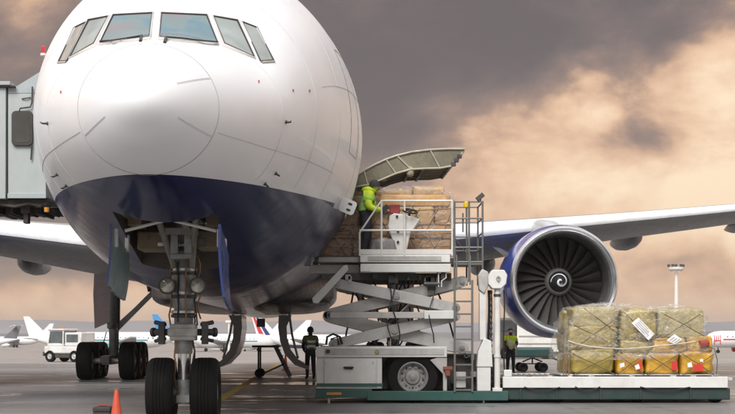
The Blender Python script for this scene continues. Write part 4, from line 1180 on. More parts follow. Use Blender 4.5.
film = shell('shrink_film', [(565, 360), (566.5, 345), (568, 330), (570, 322), (574, 318), (577, 309), (582, 305.5), (600, 304), (620, 302.5), (634, 304), (648, 307), (660, 307.5), (672, 304.5), (682, 305.5), (698, 311), (706, 313.5), (708.5, 318), (709, 336), (711, 342), (713, 352), (690, 353.5), (660, 352), (630, 354), (610, 360)], PY0 - .06, PY1, m_film, PA, amp=.045)
# net ropes: crosses over each sack and a few long runs
def nety(px, py, off=0.0):
    return L(px, py, PY0 - LD - .085 - off)
def rope(name, pts, r, m, parent):
    out = []
    for a, b in zip(pts, pts[1:]):
        for i in range(5):
            u = i / 5; out.append(Vector(a).lerp(Vector(b), u) + Vector((0, random.uniform(-.004, .004), -.008 * math.sin(u * math.pi))))
    out.append(Vector(pts[-1])); return MB().tube(out, r, 6).build(name, m, parent)
for a, b in ((574, 617), (618, 646), (648, 681), (684, 716)):
    rope('net_rope', [nety(a, 354), nety((a + b) / 2, 364), nety(b, 375)], .010, m_rope, PA)
    rope('net_rope', [nety(b, 354), nety((a + b) / 2, 364), nety(a, 375)], .010, m_rope, PA)
for p_ in ([(575, 325), (598, 336), (622, 348)], [(617, 318), (598, 332), (576, 348)], [(585, 308), (604, 322), (620, 334)], [(662, 312), (685, 324), (706, 336)], [(702, 314), (682, 326), (664, 338)], [(625, 312), (640, 326), (657, 340)]):
    rope('net_rope', [nety(*q) for q in p_], .009, m_rope, PA)
rope('net_strap', [nety(569, 341), nety(590, 346.5), nety(625, 349), nety(660, 346), nety(697, 341.5)], .016, m_ropel, PA)
rope('net_strap', [nety(700, 341), nety(716, 349), nety(719, 360), nety(718, 375)], .010, m_rope, PA)
for px in (566, 568.5, 571):
    rope('net_rope', [L(px, 354, .15), L(px - 2, 376, .12)], .012, mat('rope_brown', (.20, .11, .06), .8), PA)
# paper labels and red stickers
def label_quad(pts, m, name, off=.03):
    g = MB(); g.prism([nety(x, y, off) for x, y in pts], (0, .004, 0)); return g.build(name, m, PA)
def lines_on(pts, n, m):
    """printed text rows on a sheet"""
    a, b, c, d = [Vector((*q, 0)) for q in pts]
    for k in range(n):
        v = (k + .8) / (n + .6); p0 = a.lerp(d, v).lerp(b.lerp(c, v), .12); p1 = a.lerp(d, v).lerp(b.lerp(c, v), .6 + .28 * random.random()); dn = (d - a) * (.28 / (n + .6))
        label_quad([(p0.x, p0.y), (p1.x, p1.y), (p1.x + dn.x, p1.y + dn.y), (p0.x + dn.x, p0.y + dn.y)], m, 'print_line', .036)
m_prn = mat('print_grey', (.30, .29, .28), .7)
q1 = [(632.5, 323), (639.5, 317.5), (655.5, 334), (649.5, 340.5)]
label_quad(q1, m_swht, 'paper_label'); lines_on([q1[0], q1[3], q1[2], q1[1]], 4, m_prn)
q2 = [(667.5, 340.5), (675.5, 334), (683.5, 339.5), (676, 344.5)]
label_quad(q2, m_swht, 'paper_label'); lines_on(q2, 3, m_prn)
for q in ([(638.5, 361), (642.5, 360.5), (643, 370), (639, 370.5)], [(672.5, 361.5), (678.5, 361), (679, 370), (673, 370.5)], [(694.5, 364.5), (704, 364), (704.5, 371), (695, 371.5)]):
    label_quad(q, m_sred, 'red_sticker')
for q in ([(635.5, 366), (639.5, 364), (641, 368.5), (637, 370)], [(620.5, 364), (625, 362.5), (625.5, 366.5), (621, 368)], [(688.5, 363.5), (692.5, 362), (693.5, 367), (689, 367.5)], [(701, 359.5), (704, 359), (704.5, 362), (701.5, 362)]):
    label_quad(q, m_swht, 'white_sticker', .034)
g = MB(); g.ell(nety(706.5, 344, -.08), (.11, .10, .085), 18, 12, .5, .3, 3); g.build('red_bundle', mat('bundle_red', (.30, .05, .03), .5, var=.3), PA)

# --- upper pallet, half way into the hold
UX0, UX1 = lx(300), lx(455.5); UY0, UY1 = LD + .62, LD + 2.6; UZ = lz(257) + .002
UA = thing('cargo_pallet', 'netted pallet of brown cartons on the raised platform, entering the hold', 'cargo pallet', Vector(((UX0 + UX1) / 2, (UY0 + UY1) / 2, UZ)))
MB().box(lx(318), UX1 + .03, UY0 - .04, UY1 + .04, UZ, UZ + .04).build('pallet_base', m_base, UA, bevel=.008)
UK = 1.13
def carton(px0, px1, py0, py1, y0, y1, m, seed):
    x0, x1, z0, z1 = lx(px0), lx(px1), max(lz(py1), UZ + .045), lz(py0)
    z0, z1 = UZ + .045 + (z0 - UZ - .045) * UK, UZ + .045 + (z1 - UZ - .045) * UK + .05 * mnoise.noise(Vector((x0 * 1.3, seed * .37, 2)))
    g = MB(); g.ell(((x0 + x1) / 2, (y0 + y1) / 2, (z0 + z1) / 2), ((x1 - x0) / 2 * 1.01, (y1 - y0) / 2, (z1 - z0) / 2 * 1.01), 24, 14, .15, .05, seed)
    return g.build('carton', m, UA, ang=180)
rows_ = [(256, 238, [312, 352, 397, 455]), (238, 226, [320, 371, 418, 456]), (226, 209, [328, 360, 389, 436, 455]), (209, 198.5, [338, 380, 453])]
for k, (zb, zt_, xs) in enumerate(rows_):
    for a, b in zip(xs, xs[1:]):
        carton(a + .3, b - .3, zt_ + random.uniform(-1.0, .6), zb + .3, UY0 + random.uniform(0, .09), UY0 + 1.0, random.choice([m_kraft, m_kraft2, m_gold]) if a > 350 else m_kraft, k * 7 + a)  # left cartons all take the darker kraft: their shadow is put into the colour
    carton(xs[0] + 6, xs[-1] - 1, zt_ + .6, zb, UY0 + 1.02, UY1, m_kraft, k * 31)
for a, b, t_ in ((414, 447, 190.8), (374, 414, 193.2), (352, 374, 195)):
    carton(a, b, t_, 199, UY0 + .08, UY1 - .2, m_kraft2, a)
m_film2 = film_mat('wrap_film', (.82, .76, .70), .22)
shell('wrap_film', [(x, 256 - (256 - y) * UK) for x, y in [(308, 256), (318, 236), (333, 212), (345, 196), (356, 193), (376, 191.5), (398, 192), (418, 189.5), (436, 191.5), (449, 195), (455, 199), (457, 215), (456.5, 240), (457, 256)]], UY0 - .05, UY1 + .02, m_film2, UA, amp=.03, seed=5)
def ny2(px, py): return L(px, py, UY0 - LD - .075)
for k in range(9):
    a = 318 + k * 19
    if a + 30 < 458:
        rope('net_rope', [ny2(max(a, 352 - (205 - 205)), 204 if a > 345 else 228), ny2(a + 13, 230), ny2(a + 27, 254)], .010, m_rope, UA)
    rope('net_rope', [ny2(min(a + 27, 454), 206 if a > 335 else 226), ny2(min(a + 13, 453), 231), ny2(max(a, 322), 254)], .010, m_rope, UA)
for py in (207, 232, 245):
    rope('net_strap', [ny2(345 if py < 220 else 325, py), ny2(400, py + 1.5), ny2(455, py - 1)], .011, mat('strap_brown', (.22, .12, .06), .8), UA)

# ================================================================== jet bridge on the far side
JD = 28.3; JS = F / JD
def jx(px): return (px - CX) / JS
def jz(py): return CH + (HY - py) / JS
JB = thing('jet_bridge', 'pale grey panelled jet bridge docked at the left of the airliner', 'jet bridge', (jx(-60), JD + 1.5, 0))
m_jb = mat('bridge_panel', (.34, .37, .36), .4, var=.05, dirt=.35, dirtcol=(.30, .30, .27), dscale=1.2, streak=True)
m_jb2 = mat('bridge_panel_cool', (.31, .345, .345), .4, var=.05, dirt=.3, dirtcol=(.28, .28, .26), dscale=1.2, streak=True)
m_jd = mat('bridge_underframe', (.035, .028, .024), .7, var=.3, dirt=.4)
def jpart(name, m, px0, px1, py0, py1, d0, d1, bevel=.012, parent=None):
    return MB().box(jx(px0), jx(px1), JD + d0, JD + d1, jz(py1), jz(py0)).build(name, m, parent or JB, bevel=bevel)
jpart('tunnel_panel', m_jb, -170, 6.4, 88, 199, -.06, 2.6)
jpart('tunnel_roof', m_jb2, -170, 12, 82.5, 86.4, -.16, 2.7)
jpart('roof_gutter', m_jd, -170, 16, 86.5, 87.9, -.13, 2.65, .004)
g = MB(); P = lambda x, y: Vector((jx(x), JD, jz(y)))
g.prism([P(8, 93.5), P(46, 93.5), P(46, 197), P(8, 197)], (0, 2.6, 0)); g.build('cab_panel', m_jb, JB, bevel=.01)
g = MB(); g.prism([P(8, 93.2), P(8, 88), P(17, 86), P(46, 68), P(46, 93.2)], (0, 2.6, 0)); g.build('cab_gable', m_jb2, JB, bevel=.006)
jpart('cab_sill', m_jb2, 8, 46.5, 193.5, 198.5, -.05, .02, .006)
jpart('joint_seal', m_jd, 6.6, 7.8, 88, 199, .02, 2.5, 0)
def rrp(x0, x1, y0, y1, rad, d, th):
    cx_, cz_ = (jx(x0) + jx(x1)) / 2, (jz(y0) + jz(y1)) / 2
    return [Vector((x, JD + d, z)) for x, z in rr(cx_, cz_, jx(x1) - jx(x0), jz(y0) - jz(y1), rad, 0)]
g = MB(); g.prism(rrp(12.3, 33.3, 111.2, 146, .09, -.07, 0), (0, .09, 0)); wf = g.build('window_frame', mat('bridge_rubber', (.03, .026, .022), .6), JB, bevel=.01)
g = MB(); g.prism(rrp(15.5, 30.5, 114, 143, .05, -.076, 0), (0, .004, 0)); g.build('window_pane', glassmat('bridge_glass', (.055, .05, .042), .15, 1.0), JB)
g = MB(); g.tube([P(20, 112) + Vector((0, -.06, 0)), P(21, 109) + Vector((0, -.08, 0)), P(31, 107.5) + Vector((0, -.06, 0)), P(32.5, 103) + Vector((0, -.05, 0)), P(33, 87) + Vector((0, -.05, 0))], .016, 6); g.build('conduit', m_jd, JB)
g = MB(); g.tube([P(32.5, 145) + Vector((0, -.05, 0)), P(31.5, 160) + Vector((0, -.05, 0))], .018, 6); g.build('conduit', m_jd, JB)
g = MB(); g.tube([P(22, 99) + Vector((0, -.02, 0)), P(27, 98.5) + Vector((0, -.04, 0)), P(31, 97.6) + Vector((0, -.02, 0))], .012, 6); g.build('cable_clip', m_jd, JB)
jpart('underframe_beam', m_jd, -170, 46, 199, 205, .1, .5)
jpart('underframe_beam', m_jd, -170, 46, 199, 207, 1.9, 2.3)
for k in range(13):
    px = -60 + k * 8.2 + random.uniform(-1, 1); jpart('underframe_bracket', m_jd, px, px + random.uniform(2, 6), 203, 207 + random.uniform(0, 5), .2 + random.random(), 1.9, .01)
jpart('hanger_post', m_jd, 19.5, 24.5, 205, 222, .3, .5)
jpart('hanger_post', m_jd, 17.5, 27, 204, 212, .25, .6)
g = MB(); q = P(45.5, 207) + Vector((0, .1, 0)); g.cyl(q, q + Vector((0, 0, -.09)), .055, .05, 14); g.build('amber_lamp', m_amber, JB)
g = MB(); g.tube([P(0, 204) + Vector((0, .1, 0)), P(14, 206.5) + Vector((0, .05, 0)), P(28, 203) + Vector((0, .1, 0)), P(40, 206) + Vector((0, .1, 0))], .03, 8); g.build('service_hose', m_jd, JB)
for px in (-120, -60):
    jpart('support_column', m_jb2, px, px + 14, 205, HY + CH * JS, 1.0, 1.5)
# red beacon on an arm
g = MB(); q = P(50, 57); b_ = P(43.3, 55.6); g.tube([P(50, 72), q, b_], .03, 8); g.cyl(b_, b_ + Vector((0, 0, .045)), .06, n=14); g.build('beacon_arm', m_rail, JB)
g = MB(); g.lathe([(0, .042), (.03, .045), (.13, .042), (.155, .02), (.16, .001)], b_ + Vector((0, 0, .045)), (0, 0, 1), 16); g.build('red_beacon', mat('beacon_red', (.50, .02, .04), .3, coat=.4), JB)

# ================================================================== people
SK = mat('skin', (.52, .34, .26), .55, var=.05)
m_boot = mat('boot_black', (.02, .018, .016), .6)
m_dkcloth = mat('cloth_dark_navy', (.022, .024, .034), .85, bump=.9, bscale=9)
m_dkcloth2 = mat('cloth_charcoal', (.030, .030, .029), .85, bump=.9, bscale=9)
m_hiv = mat('cloth_hivis_yellow', (.52, .66, .015), .65, var=.2, scale=6, bump=1.0, bscale=8)
m_hivg = mat('cloth_hivis_green', (.26, .58, .10), .65, var=.2, scale=6, bump=1.0, bscale=8)
m_vesto = mat('vest_olive', (.13, .16, .045), .75, bump=.3, bscale=14)
m_refl = mat('reflective_tape', (.55, .56, .55), .35, metal=.3)
m_maroon = mat('cloth_maroon', (.10, .022, .020), .8, bump=.3, bscale=20)
m_hair = mat('hair_dark', (.018, .014, .011), .7)

def person(name, label, loc, rotz, J, mats, hood=False, vest=None, vest_m=None, hat=None):
    """J: joint -> (x, y, z, r); one skinned body, faces coloured by the nearest limb; clothes as children"""
    root = thing(name, label, 'person', loc)
    root.rotation_euler.z = rotz
    E = [('pelvis', 'spine'), ('spine', 'chest'), ('chest', 'neck'), ('neck', 'jaw'), ('jaw', 'head'), ('head', 'crown')]
    for s in 'LR':
        E += [('chest', 'sho' + s), ('sho' + s, 'elb' + s), ('elb' + s, 'wri' + s), ('wri' + s, 'han' + s), ('pelvis', 'hip' + s), ('hip' + s, 'kne' + s), ('kne' + s, 'ank' + s), ('ank' + s, 'toe' + s)]
    names = list(J); idx = {n: i for i, n in enumerate(names)}
    me = bpy.data.meshes.new('body_base'); me.from_pydata([J[n][:3] for n in names], [(idx[a], idx[b]) for a, b in E], [])
    o = bpy.data.objects.new('body', me); COL.objects.link(o)
    sk = o.modifiers.new('skin', 'SKIN'); sk.use_smooth_shade = True
    for n in names:
        r = J[n][3]; sv = me.skin_vertices[0].data[idx[n]]; sv.radius = r if isinstance(r, tuple) else (r, r); sv.use_root = (n == 'pelvis')
    ss = o.modifiers.new('sub', 'SUBSURF'); ss.levels = 2; ss.render_levels = 2
    bpy.context.view_layer.update(); dg = bpy.context.evaluated_depsgraph_get()
    nm = bpy.data.meshes.new_from_object(o.evaluated_get(dg))
    bpy.data.objects.remove(o)
    vs = [v.co.copy() for v in nm.vertices]; fs = [tuple(p_.vertices) for p_ in nm.polygons]; bpy.data.meshes.remove(nm); bpy.data.meshes.remove(me)
    V = lambda n: Vector(J[n][:3])
    region = {'head': 0, 'arm': 1, 'torso': 1, 'leg': 2, 'foot': 3, 'hand': 0}
    def near(q):
        best = None
        for a, b in E:
            A, B = V(a), V(b); u = max(0, min(1, (q - A).dot(B - A) / max((B - A).length_squared, 1e-9))); dd = (q - A - (B - A) * u).length
            ra = J[a][3] if not isinstance(J[a][3], tuple) else J[a][3][0]
            dd /= max(ra, .03)
            if best is None or dd < best[0]: best = (dd, a, b, u)
        return best
    mi = []
    for f in fs:
        c = sum((vs[i] for i in f), Vector()) / len(f); _, a, b, u = near(c)
        k = 'torso'
        if a in ('jaw', 'head') or (a == 'neck' and u > .25): k = 'head'
        elif a[:3] in ('hip', 'kne') or (a == 'pelvis' and b[:3] == 'hip'): k = 'leg'
        elif a == 'pelvis' and u < .12: k = 'leg'
        elif a[:3] == 'ank' or (a[:3] == 'kne' and u > .93): k = 'foot'
        elif a[:3] == 'wri' and u > .15: k = 'hand'
        mi.append(region[k])
    g = MB(); g.add(vs, fs); g.m = mi
    # fingers, thumb, nose, ears
    g.mi = 0
    for s in 'LR':
        w_, h_ = V('wri' + s), V('han' + s); d = (h_ - w_).normalized(); up = Vector((0, 0, 1)) if abs(d.z) < .8 else Vector((0, 1, 0)); sd_ = d.cross(up).normalized(); pn = sd_.cross(d)
        for k in range(4):
            o0 = h_ + sd_ * (k - 1.5) * .021; ln = (.062, .074, .07, .054)[k]
            g.tube([o0 - d * .03, o0 + d * .02, o0 + d * (.02 + ln * .5) - pn * .012, o0 + d * (.02 + ln * .85) - pn * .04], [.011, .0105, .0095, .007], 6)
        t0 = w_ + d * .035; g.tube([t0 + sd_ * .02, t0 + sd_ * .045 + d * .025, t0 + sd_ * .052 + d * .06 - pn * .015], [.013, .012, .008], 6)
    hd = V('head'); fwd = Vector(J['face'][:3]) if 'face' in J else Vector((0, -1, 0)); side = fwd.cross(Vector((0, 0, 1))).normalized()
    g.ell(hd + fwd * .100 + Vector((0, 0, -.01)), (.017, .017, .026), 8, 6)
    for s_ in (-1, 1):
        g.ell(hd + side * s_ * .085 + Vector((0, 0, -.01)), (.014, .02, .032), 8, 6)
    ORG[root.name] = Vector()
    bo = g.build('body', mats, root, ang=180, recalc=True)
    for s_ in (-1, 1):
        MB().ell(hd + fwd * .085 + side * s_ * .034 + Vector((0, 0, .02)), (.012, .012, .008), 8, 6).build('eye', m_black, root)
    if hat:
        g = MB(); rows = []
        for i in range(7):
            a = R(90 * i / 6); rr_ = .108 * math.cos(a) + .002; zz_ = .02 + .125 * math.sin(a)
            rows.append([hd + Vector((rr_ * math.cos(2 * math.pi * k / 18), rr_ * 1.08 * math.sin(2 * math.pi * k / 18), zz_)) for k in range(18)])
        rows.insert(0, [hd + Vector((.112 * math.cos(2 * math.pi * k / 18), .118 * math.sin(2 * math.pi * k / 18), -.035 + .02 * math.cos(2 * math.pi * k / 18 - math.atan2(fwd.y, fwd.x)))) for k in range(18)])
        g.grid(rows, True); g.build('cap', hat, root, ang=180)
    else:
        g = MB(); g.ell(hd + Vector((0, 0, .065)) - fwd * .034, (.092, .092, .078), 16, 10, 1, .05, 2); g.build('hair', m_hair, root, ang=180)
    if hood:
        g = MB(); nk = V('neck') - fwd * .06; g.ell(nk + Vector((0, 0, .03)), (.15, .13, .085), 16, 10, .9, .12, 4); g.build('hood', mats[1], root, ang=180)
    if vest:
        z0, z1 = vest; vv = []; ff = []; fm = []
        for f, m_ in zip(fs, mi):
            if m_ != 1: continue
            c = sum((vs[i] for i in f), Vector()) / len(f); _, a, b, u = near(c)
            if a[:3] in ('sho', 'elb') or c.z > z1 or c.z < z0: continue
            nrm = (vs[f[1]] - vs[f[0]]).cross(vs[f[2]] - vs[f[0]]).normalized(); ax = V('spine').lerp(V('chest'), .5); 
            vert = [vs[i] + (Vector((vs[i].x - ax.x, vs[i].y - ax.y, 0)).normalized() * .018) for i in f]
            o0 = len(vv); vv += vert; ff.append(tuple(o0 + i for i in range(len(f))))
            t_ = (c.z - z0) / (z1 - z0); fm.append(1 if .16 < t_ < .30 or .50 < t_ < .64 else 0)
        g = MB(); g.add(vv, ff); g.m = fm; g.build('safety_vest', [vest_m, m_refl], root, ang=180)
    return root

def stand(**kw):
    J = dict(pelvis=(0, 0, .96, (.165, .125)), spine=(0, 0, 1.14, (.155, .12)), chest=(0, 0, 1.34, (.185, .13)), neck=(0, .005, 1.49, .062), jaw=(0, -.01, 1.56, .068), head=(0, -.015, 1.645, (.085, .095)), crown=(0, -.01, 1.725, .055))
    for s, k in (('L', -1), ('R', 1)):
        J['sho' + s] = (k * .19, 0, 1.42, .080); J['elb' + s] = (k * .25, .02, 1.13, .060); J['wri' + s] = (k * .24, -.06, .90, .042); J['han' + s] = (k * .235, -.09, .82, (.03, .045))
        J['hip' + s] = (k * .095, 0, .90, .105); J['kne' + s] = (k * .11, -.015, .50, .078); J['ank' + s] = (k * .12, .02, .09, .055); J['toe' + s] = (k * .135, -.13, .04, (.045, .035))
    for k, v in kw.items():
        J[k] = v if k == 'face' else tuple(v)
    return J
# joint table must not hold the face direction as a vertex
_person = person
def person(name, label, loc, rotz, J, mats, **kw):
    f = J.pop('face', None)
    class D(dict): pass
    JJ = D(J)
    if f: 
        JJ2 = dict(J); return _person_face(name, label, loc, rotz, JJ2, f, mats, **kw)
    return _person(name, label, loc, rotz, JJ, mats, **kw)
def _person_face(name, label, loc, rotz, J, f, mats, **kw):
    class D(dict):
        def __contains__(s, k): return k == 'face' or dict.__contains__(s, k)
        def __getitem__(s, k): return f if k == 'face' else dict.__getitem__(s, k)
    return _person(name, label, loc, rotz, D(J), mats, **kw)

# loader operator: bending to the right over the load, lime jacket, dark cap
JA = stand(pelvis=(-.05, 0, .97, (.17, .15)), spine=(-.05, 0, 1.13, (.195, .165)), chest=(-.01, 0, 1.33, (.215, .175)), neck=(.05, 0, 1.47, .075), jaw=(.085, 0, 1.525, .072), head=(.11, -.01, 1.60, (.09, .095)), crown=(.12, -.01, 1.68, .06),
           shoL=(.02, .19, 1.39, .09), elbL=(.10, .24, 1.14, .07), wriL=(.27, .18, 1.08, .05), hanL=(.35, .16, 1.08, (.03, .045)),
           shoR=(.0, -.20, 1.39, .11), elbR=(-.02, -.27, 1.13, .09), wriR=(.17, -.24, 1.03, .058), hanR=(.25, -.22, 1.01, (.03, .045)),
           hipL=(-.05, .10, .91, .11), hipR=(-.05, -.10, .91, .115), kneL=(-.02, .12, .5, .085), kneR=(-.06, -.12, .5, .085), ankL=(-.06, .12, .09, .06), ankR=(-.12, -.12, .09, .06), toeL=(.09, .13, .04, (.05, .035)), toeR=(.03, -.13, .04, (.05, .035)), face=(1, 0, -.1))
pA = person('person', 'worker in lime jacket and dark cap leaning over the load on the raised platform', (lx(369), LD + .32, lz(257) + .002), 0, JA, [SK, m_hiv, m_dkcloth, m_boot], hood=True, hat=m_dkcloth2, vest=(.94, 1.34), vest_m=m_hivg)
pA.scale = (1.08, 1.0, .97)
# ground hand seen from behind, by the cabinet
d2 = 46.8
JB2 = stand(elbL=(-.25, -.04, 1.13, .062), wriL=(-.16, -.16, .98, .045), hanL=(-.12, -.2, .95, (.03, .045)), elbR=(.25, -.04, 1.13, .062), wriR=(.17, -.18, .98, .045), hanR=(.13, -.22, .95, (.03, .045)))
person('person', 'worker in dark hood and olive safety vest standing left of the loader cabinet', W(310.5, HY + CH / d2 * F, d2), R(200), JB2, [m_dkcloth2, m_dkcloth2, m_dkcloth, m_boot], vest=(1.0, 1.46), vest_m=m_vesto, hat=m_dkcloth2)
# marshaller in yellow vest behind the mast
d3 = 54
JC = stand(elbR=(.27, .0, 1.16, .058), wriR=(.16, -.2, 1.1, .042), hanR=(.11, -.26, 1.1, (.03, .045)), elbL=(-.25, -.03, 1.14, .058), wriL=(-.12, -.2, 1.02, .042), hanL=(-.07, -.25, 1.0, (.03, .045)))
person('person', 'worker in yellow safety vest over maroon top, standing beneath the engine', W(510.5, HY + CH / d3 * F, d3), R(8), JC, [SK, m_maroon, m_dkcloth, m_boot], vest=(.98, 1.47), vest_m=m_hiv)
# crumpled grey tarpaulin at the console foot
g = MB(); g.ell(L(383, 249, .06), (.26, .10, .22), 22, 14, .9, .35, 6)
tag(g.build('tarpaulin', mat('grey_plastic', (.20, .185, .18), .35, var=.3, bump=.8, bscale=12, coat=.3), ang=180), 'crumpled dark grey plastic sheet behind the white platform rail', 'tarpaulin')

# ================================================================== apron kit
m_cone = mat('cone_orange', (.55, .075, .03), .55, dirt=.55, dirtcol=(.20, .05, .03), dscale=5)
def cone(loc, h, label):
    o = thing('traffic_cone', label, 'cone', loc, 'orange cones on the apron'); p_ = Vector(loc); k = h / .75
    g = MB(); g.box(p_.x - .19 * k, p_.x + .19 * k, p_.y - .19 * k, p_.y + .19 * k, p_.z + .004, p_.z + .04 * k); g.build('base', m_cone, o, bevel=.015)
    g = MB(); g.lathe([(.04 * k, .15 * k), (.06 * k, .125 * k), (.70 * k, .032 * k), (.735 * k, .026 * k), (.735 * k, .014 * k), (.5 * k, .03 * k)], p_, (0, 0, 1), 24); g.build('cone_body', m_cone, o)
    return o
cone(W(116.5, HY + CH / 19.2 * F, 19.2), .70, 'orange traffic cone in the foreground left of the nose wheels')
cone(W(285.5, HY + CH / 60 * F, 60), .72, 'small orange traffic cone far off between the curved gear doors')
cq = W(103.5, HY + CH / 19.6 * F, 19.6)
ch_ = thing('equipment_case', 'dark low equipment case on the apron beside the foreground cone', 'case', cq)
m_case = mat('case_dark', (.035, .026, .024), .6, var=.3, bump=.2)
MB().box(cq.x - .12, cq.x + .12, cq.y - .15, cq.y + .25, .004, .36).build('case_body', m_case, ch_, bevel=.012)
MB().box(cq.x - .125, cq.x + .125, cq.y - .155, cq.y + .255, .362, .43).build('case_lid', m_case, ch_, bevel=.012)
MB().tube([cq + Vector((-.06, -.16, .30)), cq + Vector((-.06, -.19, .30)), cq + Vector((.06, -.19, .30)), cq + Vector((.06, -.16, .30))], .010, 6).build('case_handle', m_steel, ch_)
MB().tube([cq + Vector((-.07, 0, .43)), cq + Vector((-.06, 0, .455)), cq + Vector((.06, 0, .455)), cq + Vector((.07, 0, .43))], .010, 6).build('case_strap', mat('strap_red', (.28, .05, .04), .8), ch_)

# step stand on wheels between the gear doors
d4 = 49.0; S4 = F / d4; so = W(268, HY + CH * S4, d4)
ST = thing('step_stand', 'low wheeled maintenance stair standing between the curved gear doors', 'step stand', so)
m_std = mat('stand_dark', (.05, .048, .045), .6, metal=.3)
def q4(px, py, dd=0): return Vector(((px - CX) / S4, d4 + dd, CH + (HY - py) / S4))
g = MB(); a = q4(252, 345.5); b = q4(279, 347.5); g.box(a.x, b.x, d4, d4 + .9, b.z, a.z); g.build('platform', m_std, ST)
for dd in (0, .88):
    MB().bar(q4(258.5, 346, dd), q4(258.5, 374, dd), .06, .06).build('leg', m_std, ST)
    MB().bar(q4(275, 347, dd), q4(289.5, 377, dd), .05, .10).build('stair_stringer', mat('stringer_steel', (.26, .25, .24), .5, dirt=.3), ST)
    MB().bar(q4(260, 375, dd), q4(284, 364, dd), .05, .05).build('brace', m_std, ST)
    g = MB(); c = q4(259, 375, dd - .04); g.lathe([(-.04, .08), (-.05, .13), (-.03, .155), (.03, .155), (.05, .13), (.04, .08), (0, .02), (-.04, .08)], Vector((c.x, c.y, .158)), (0, 1, 0), 20); g.build('wheel', m_rub, ST)
for k in range(5):
    u = (k + .5) / 5; c = q4(275 + 14.5 * u, 347 + 30 * u); g = MB(); g.box(c.x - .05, c.x + .10, d4, d4 + .88, c.z - .015, c.z + .015); g.build('tread', m_std, ST)

# green flat dolly under the engine
d5 = 57.0; S5 = F / d5
def q5(px, py, dd=0): return Vector(((px - CX) / S5, d5 + dd, CH + (HY - py) / S5))
DY = thing('baggage_dolly', 'green flat baggage dolly parked beneath the engine', 'dolly', q5(537, HY + CH * S5, .8))
a, b = q5(517.5, 349.5), q5(553.5, 356.5)
MB().box(a.x, b.x, d5, d5 + 1.6, b.z, a.z).build('dolly_bed', mat('dolly_green', (.022, .075, .068), .5, dirt=.4), DY, bevel=.02)
MB().box(a.x - .02, b.x + .08, d5 - .03, d5 + 1.63, b.z - .06, b.z).build('bed_frame', m_under, DY)
MB().box(a.x, b.x - .05, d5 + .02, d5 + 1.58, a.z + .004, a.z + .09).build('dolly_top_rail', mat('dolly_teal', (.12, .20, .19), .5, dirt=.4), DY)
for px in (523.5, 543.5):
    for dd in (.05, 1.45):
        c = q5(px, 365, dd); g = MB(); g.lathe([(-.07, .08), (-.09, .15), (-.06, .19), (.06, .19), (.09, .15), (.07, .08), (0, .02), (-.07, .08)], Vector((c.x, c.y, .192)), (0, 1, 0), 22); g.build('wheel', m_rub, DY)
    c0 = q5(px, 365, 0); MB().cyl((c0.x, d5 + .05, .192), (c0.x, d5 + 1.45, .192), .03).build('axle', m_under, DY)
g = MB(); g.tube([q5(523.5, 362, .4), q5(533.5, 358, .4), q5(543.5, 362, .4)], .03, 6); g.tube([q5(533.5, 358, .4), q5(533.5, 364, .4)], .03, 6); g.tube([q5(523.5, 364, .4), q5(543.5, 364, .4)], .025, 6); g.build('underframe', m_under, DY)
g = MB(); g.tube([q5(553.5, 358, .6), q5(568, 364, .6)], .03, 6); g.build('drawbar', m_std, DY)

# white service van box behind the worker and the engine
d6 = 92.0; S6 = F / d6
def q6(px, py, dd=0): return Vector(((px - CX) / S6, d6 + dd, CH + (HY - py) / S6))
SV = thing('service_truck', 'white box truck with dark open rear parked behind the engine', 'truck', q6(525, HY + CH * S6, 2))
def vb(name, m, x0, x1, y0, y1, d0, d1, bev=.03):
    a = q6(x0, y0); b = q6(x1, y1); return MB().box(a.x, b.x, d6 + d0, d6 + d1, max(b.z, .02), a.z).build(name, m, SV, bevel=bev)
m_trw = mat('truck_white', (.62, .61, .57), .4, dirt=.3)
vb('box_body', m_trw, 517.5, 566, 324, 352, .2, 2.6); vb('cab', mat('truck_dark', (.06, .05, .045), .5), 499, 517, 318, 352, .3, 2.5, .12)
vb('windscreen', glassmat('truck_glass', (.04, .045, .05)), 501.5, 515, 321, 331, .25, .31, .0); vb('side_rail', mat('truck_rail', (.33, .32, .29), .5), 519, 565, 335.5, 336.5, .14, .2, 0); vb('side_rail', mat('truck_rail', (.33, .32, .29), .5), 519, 565, 343, 344, .14, .2, 0)
vb('underbody', m_under, 499, 566, 352, 356, .3, 2.5)
for px in (507, 548):
    for dd in (.35, 2.2):
        c = q6(px, 0, dd); g = MB(); g.lathe([(-.12, .2), (-.14, .36), (-.1, .42), (.1, .42), (.14, .36), (.12, .2), (0, .05), (-.12, .2)], Vector((c.x, c.y, .424)), (0, 1, 0), 22); g.build('wheel', m_rub, SV)

# white baggage tractor on the left
d7 = 81.0
TT = thing('baggage_tractor', 'small white baggage tractor with glazed cab left of the main wheels', 'tractor', W(69, HY + CH / d7 * F, d7)); ORG[TT.name] = Vector(); TT.rotation_euler.z = R(-28)
m_tw = mat('tractor_white', (.64, .63, .60), .4, dirt=.35); m_tg = glassmat('tractor_glass', (.10, .12, .12), .08, .75)
def tb(name, m, x0, x1, y0, y1, z0, z1, bev=.03): return MB().box(x0, x1, y0, y1, z0, z1).build(name, m, TT, bevel=bev)
tb('chassis', m_under, -1.25, 1.4, -.62, .62, .24, .55, .04)
tb('body', m_tw, -1.3, 1.45, -.68, .68, .5, .92, .06)
tb('cab_floor', m_tw, -1.1, .12, -.62, .62, .925, 1.08, .03)
for x, y in ((-1.0, -.6), (-1.0, .6), (.08, -.6), (.08, .6)):
    MB().bar((x - (.05 if x < -.5 else 0), y, 1.05), (x + (.08 if x < -.5 else 0), y * .96, 1.86), .07, .07).build('cab_pillar', m_tw, TT)
tb('cab_roof', m_tw, -1.02, .16, -.66, .66, 1.84, 1.93, .04)
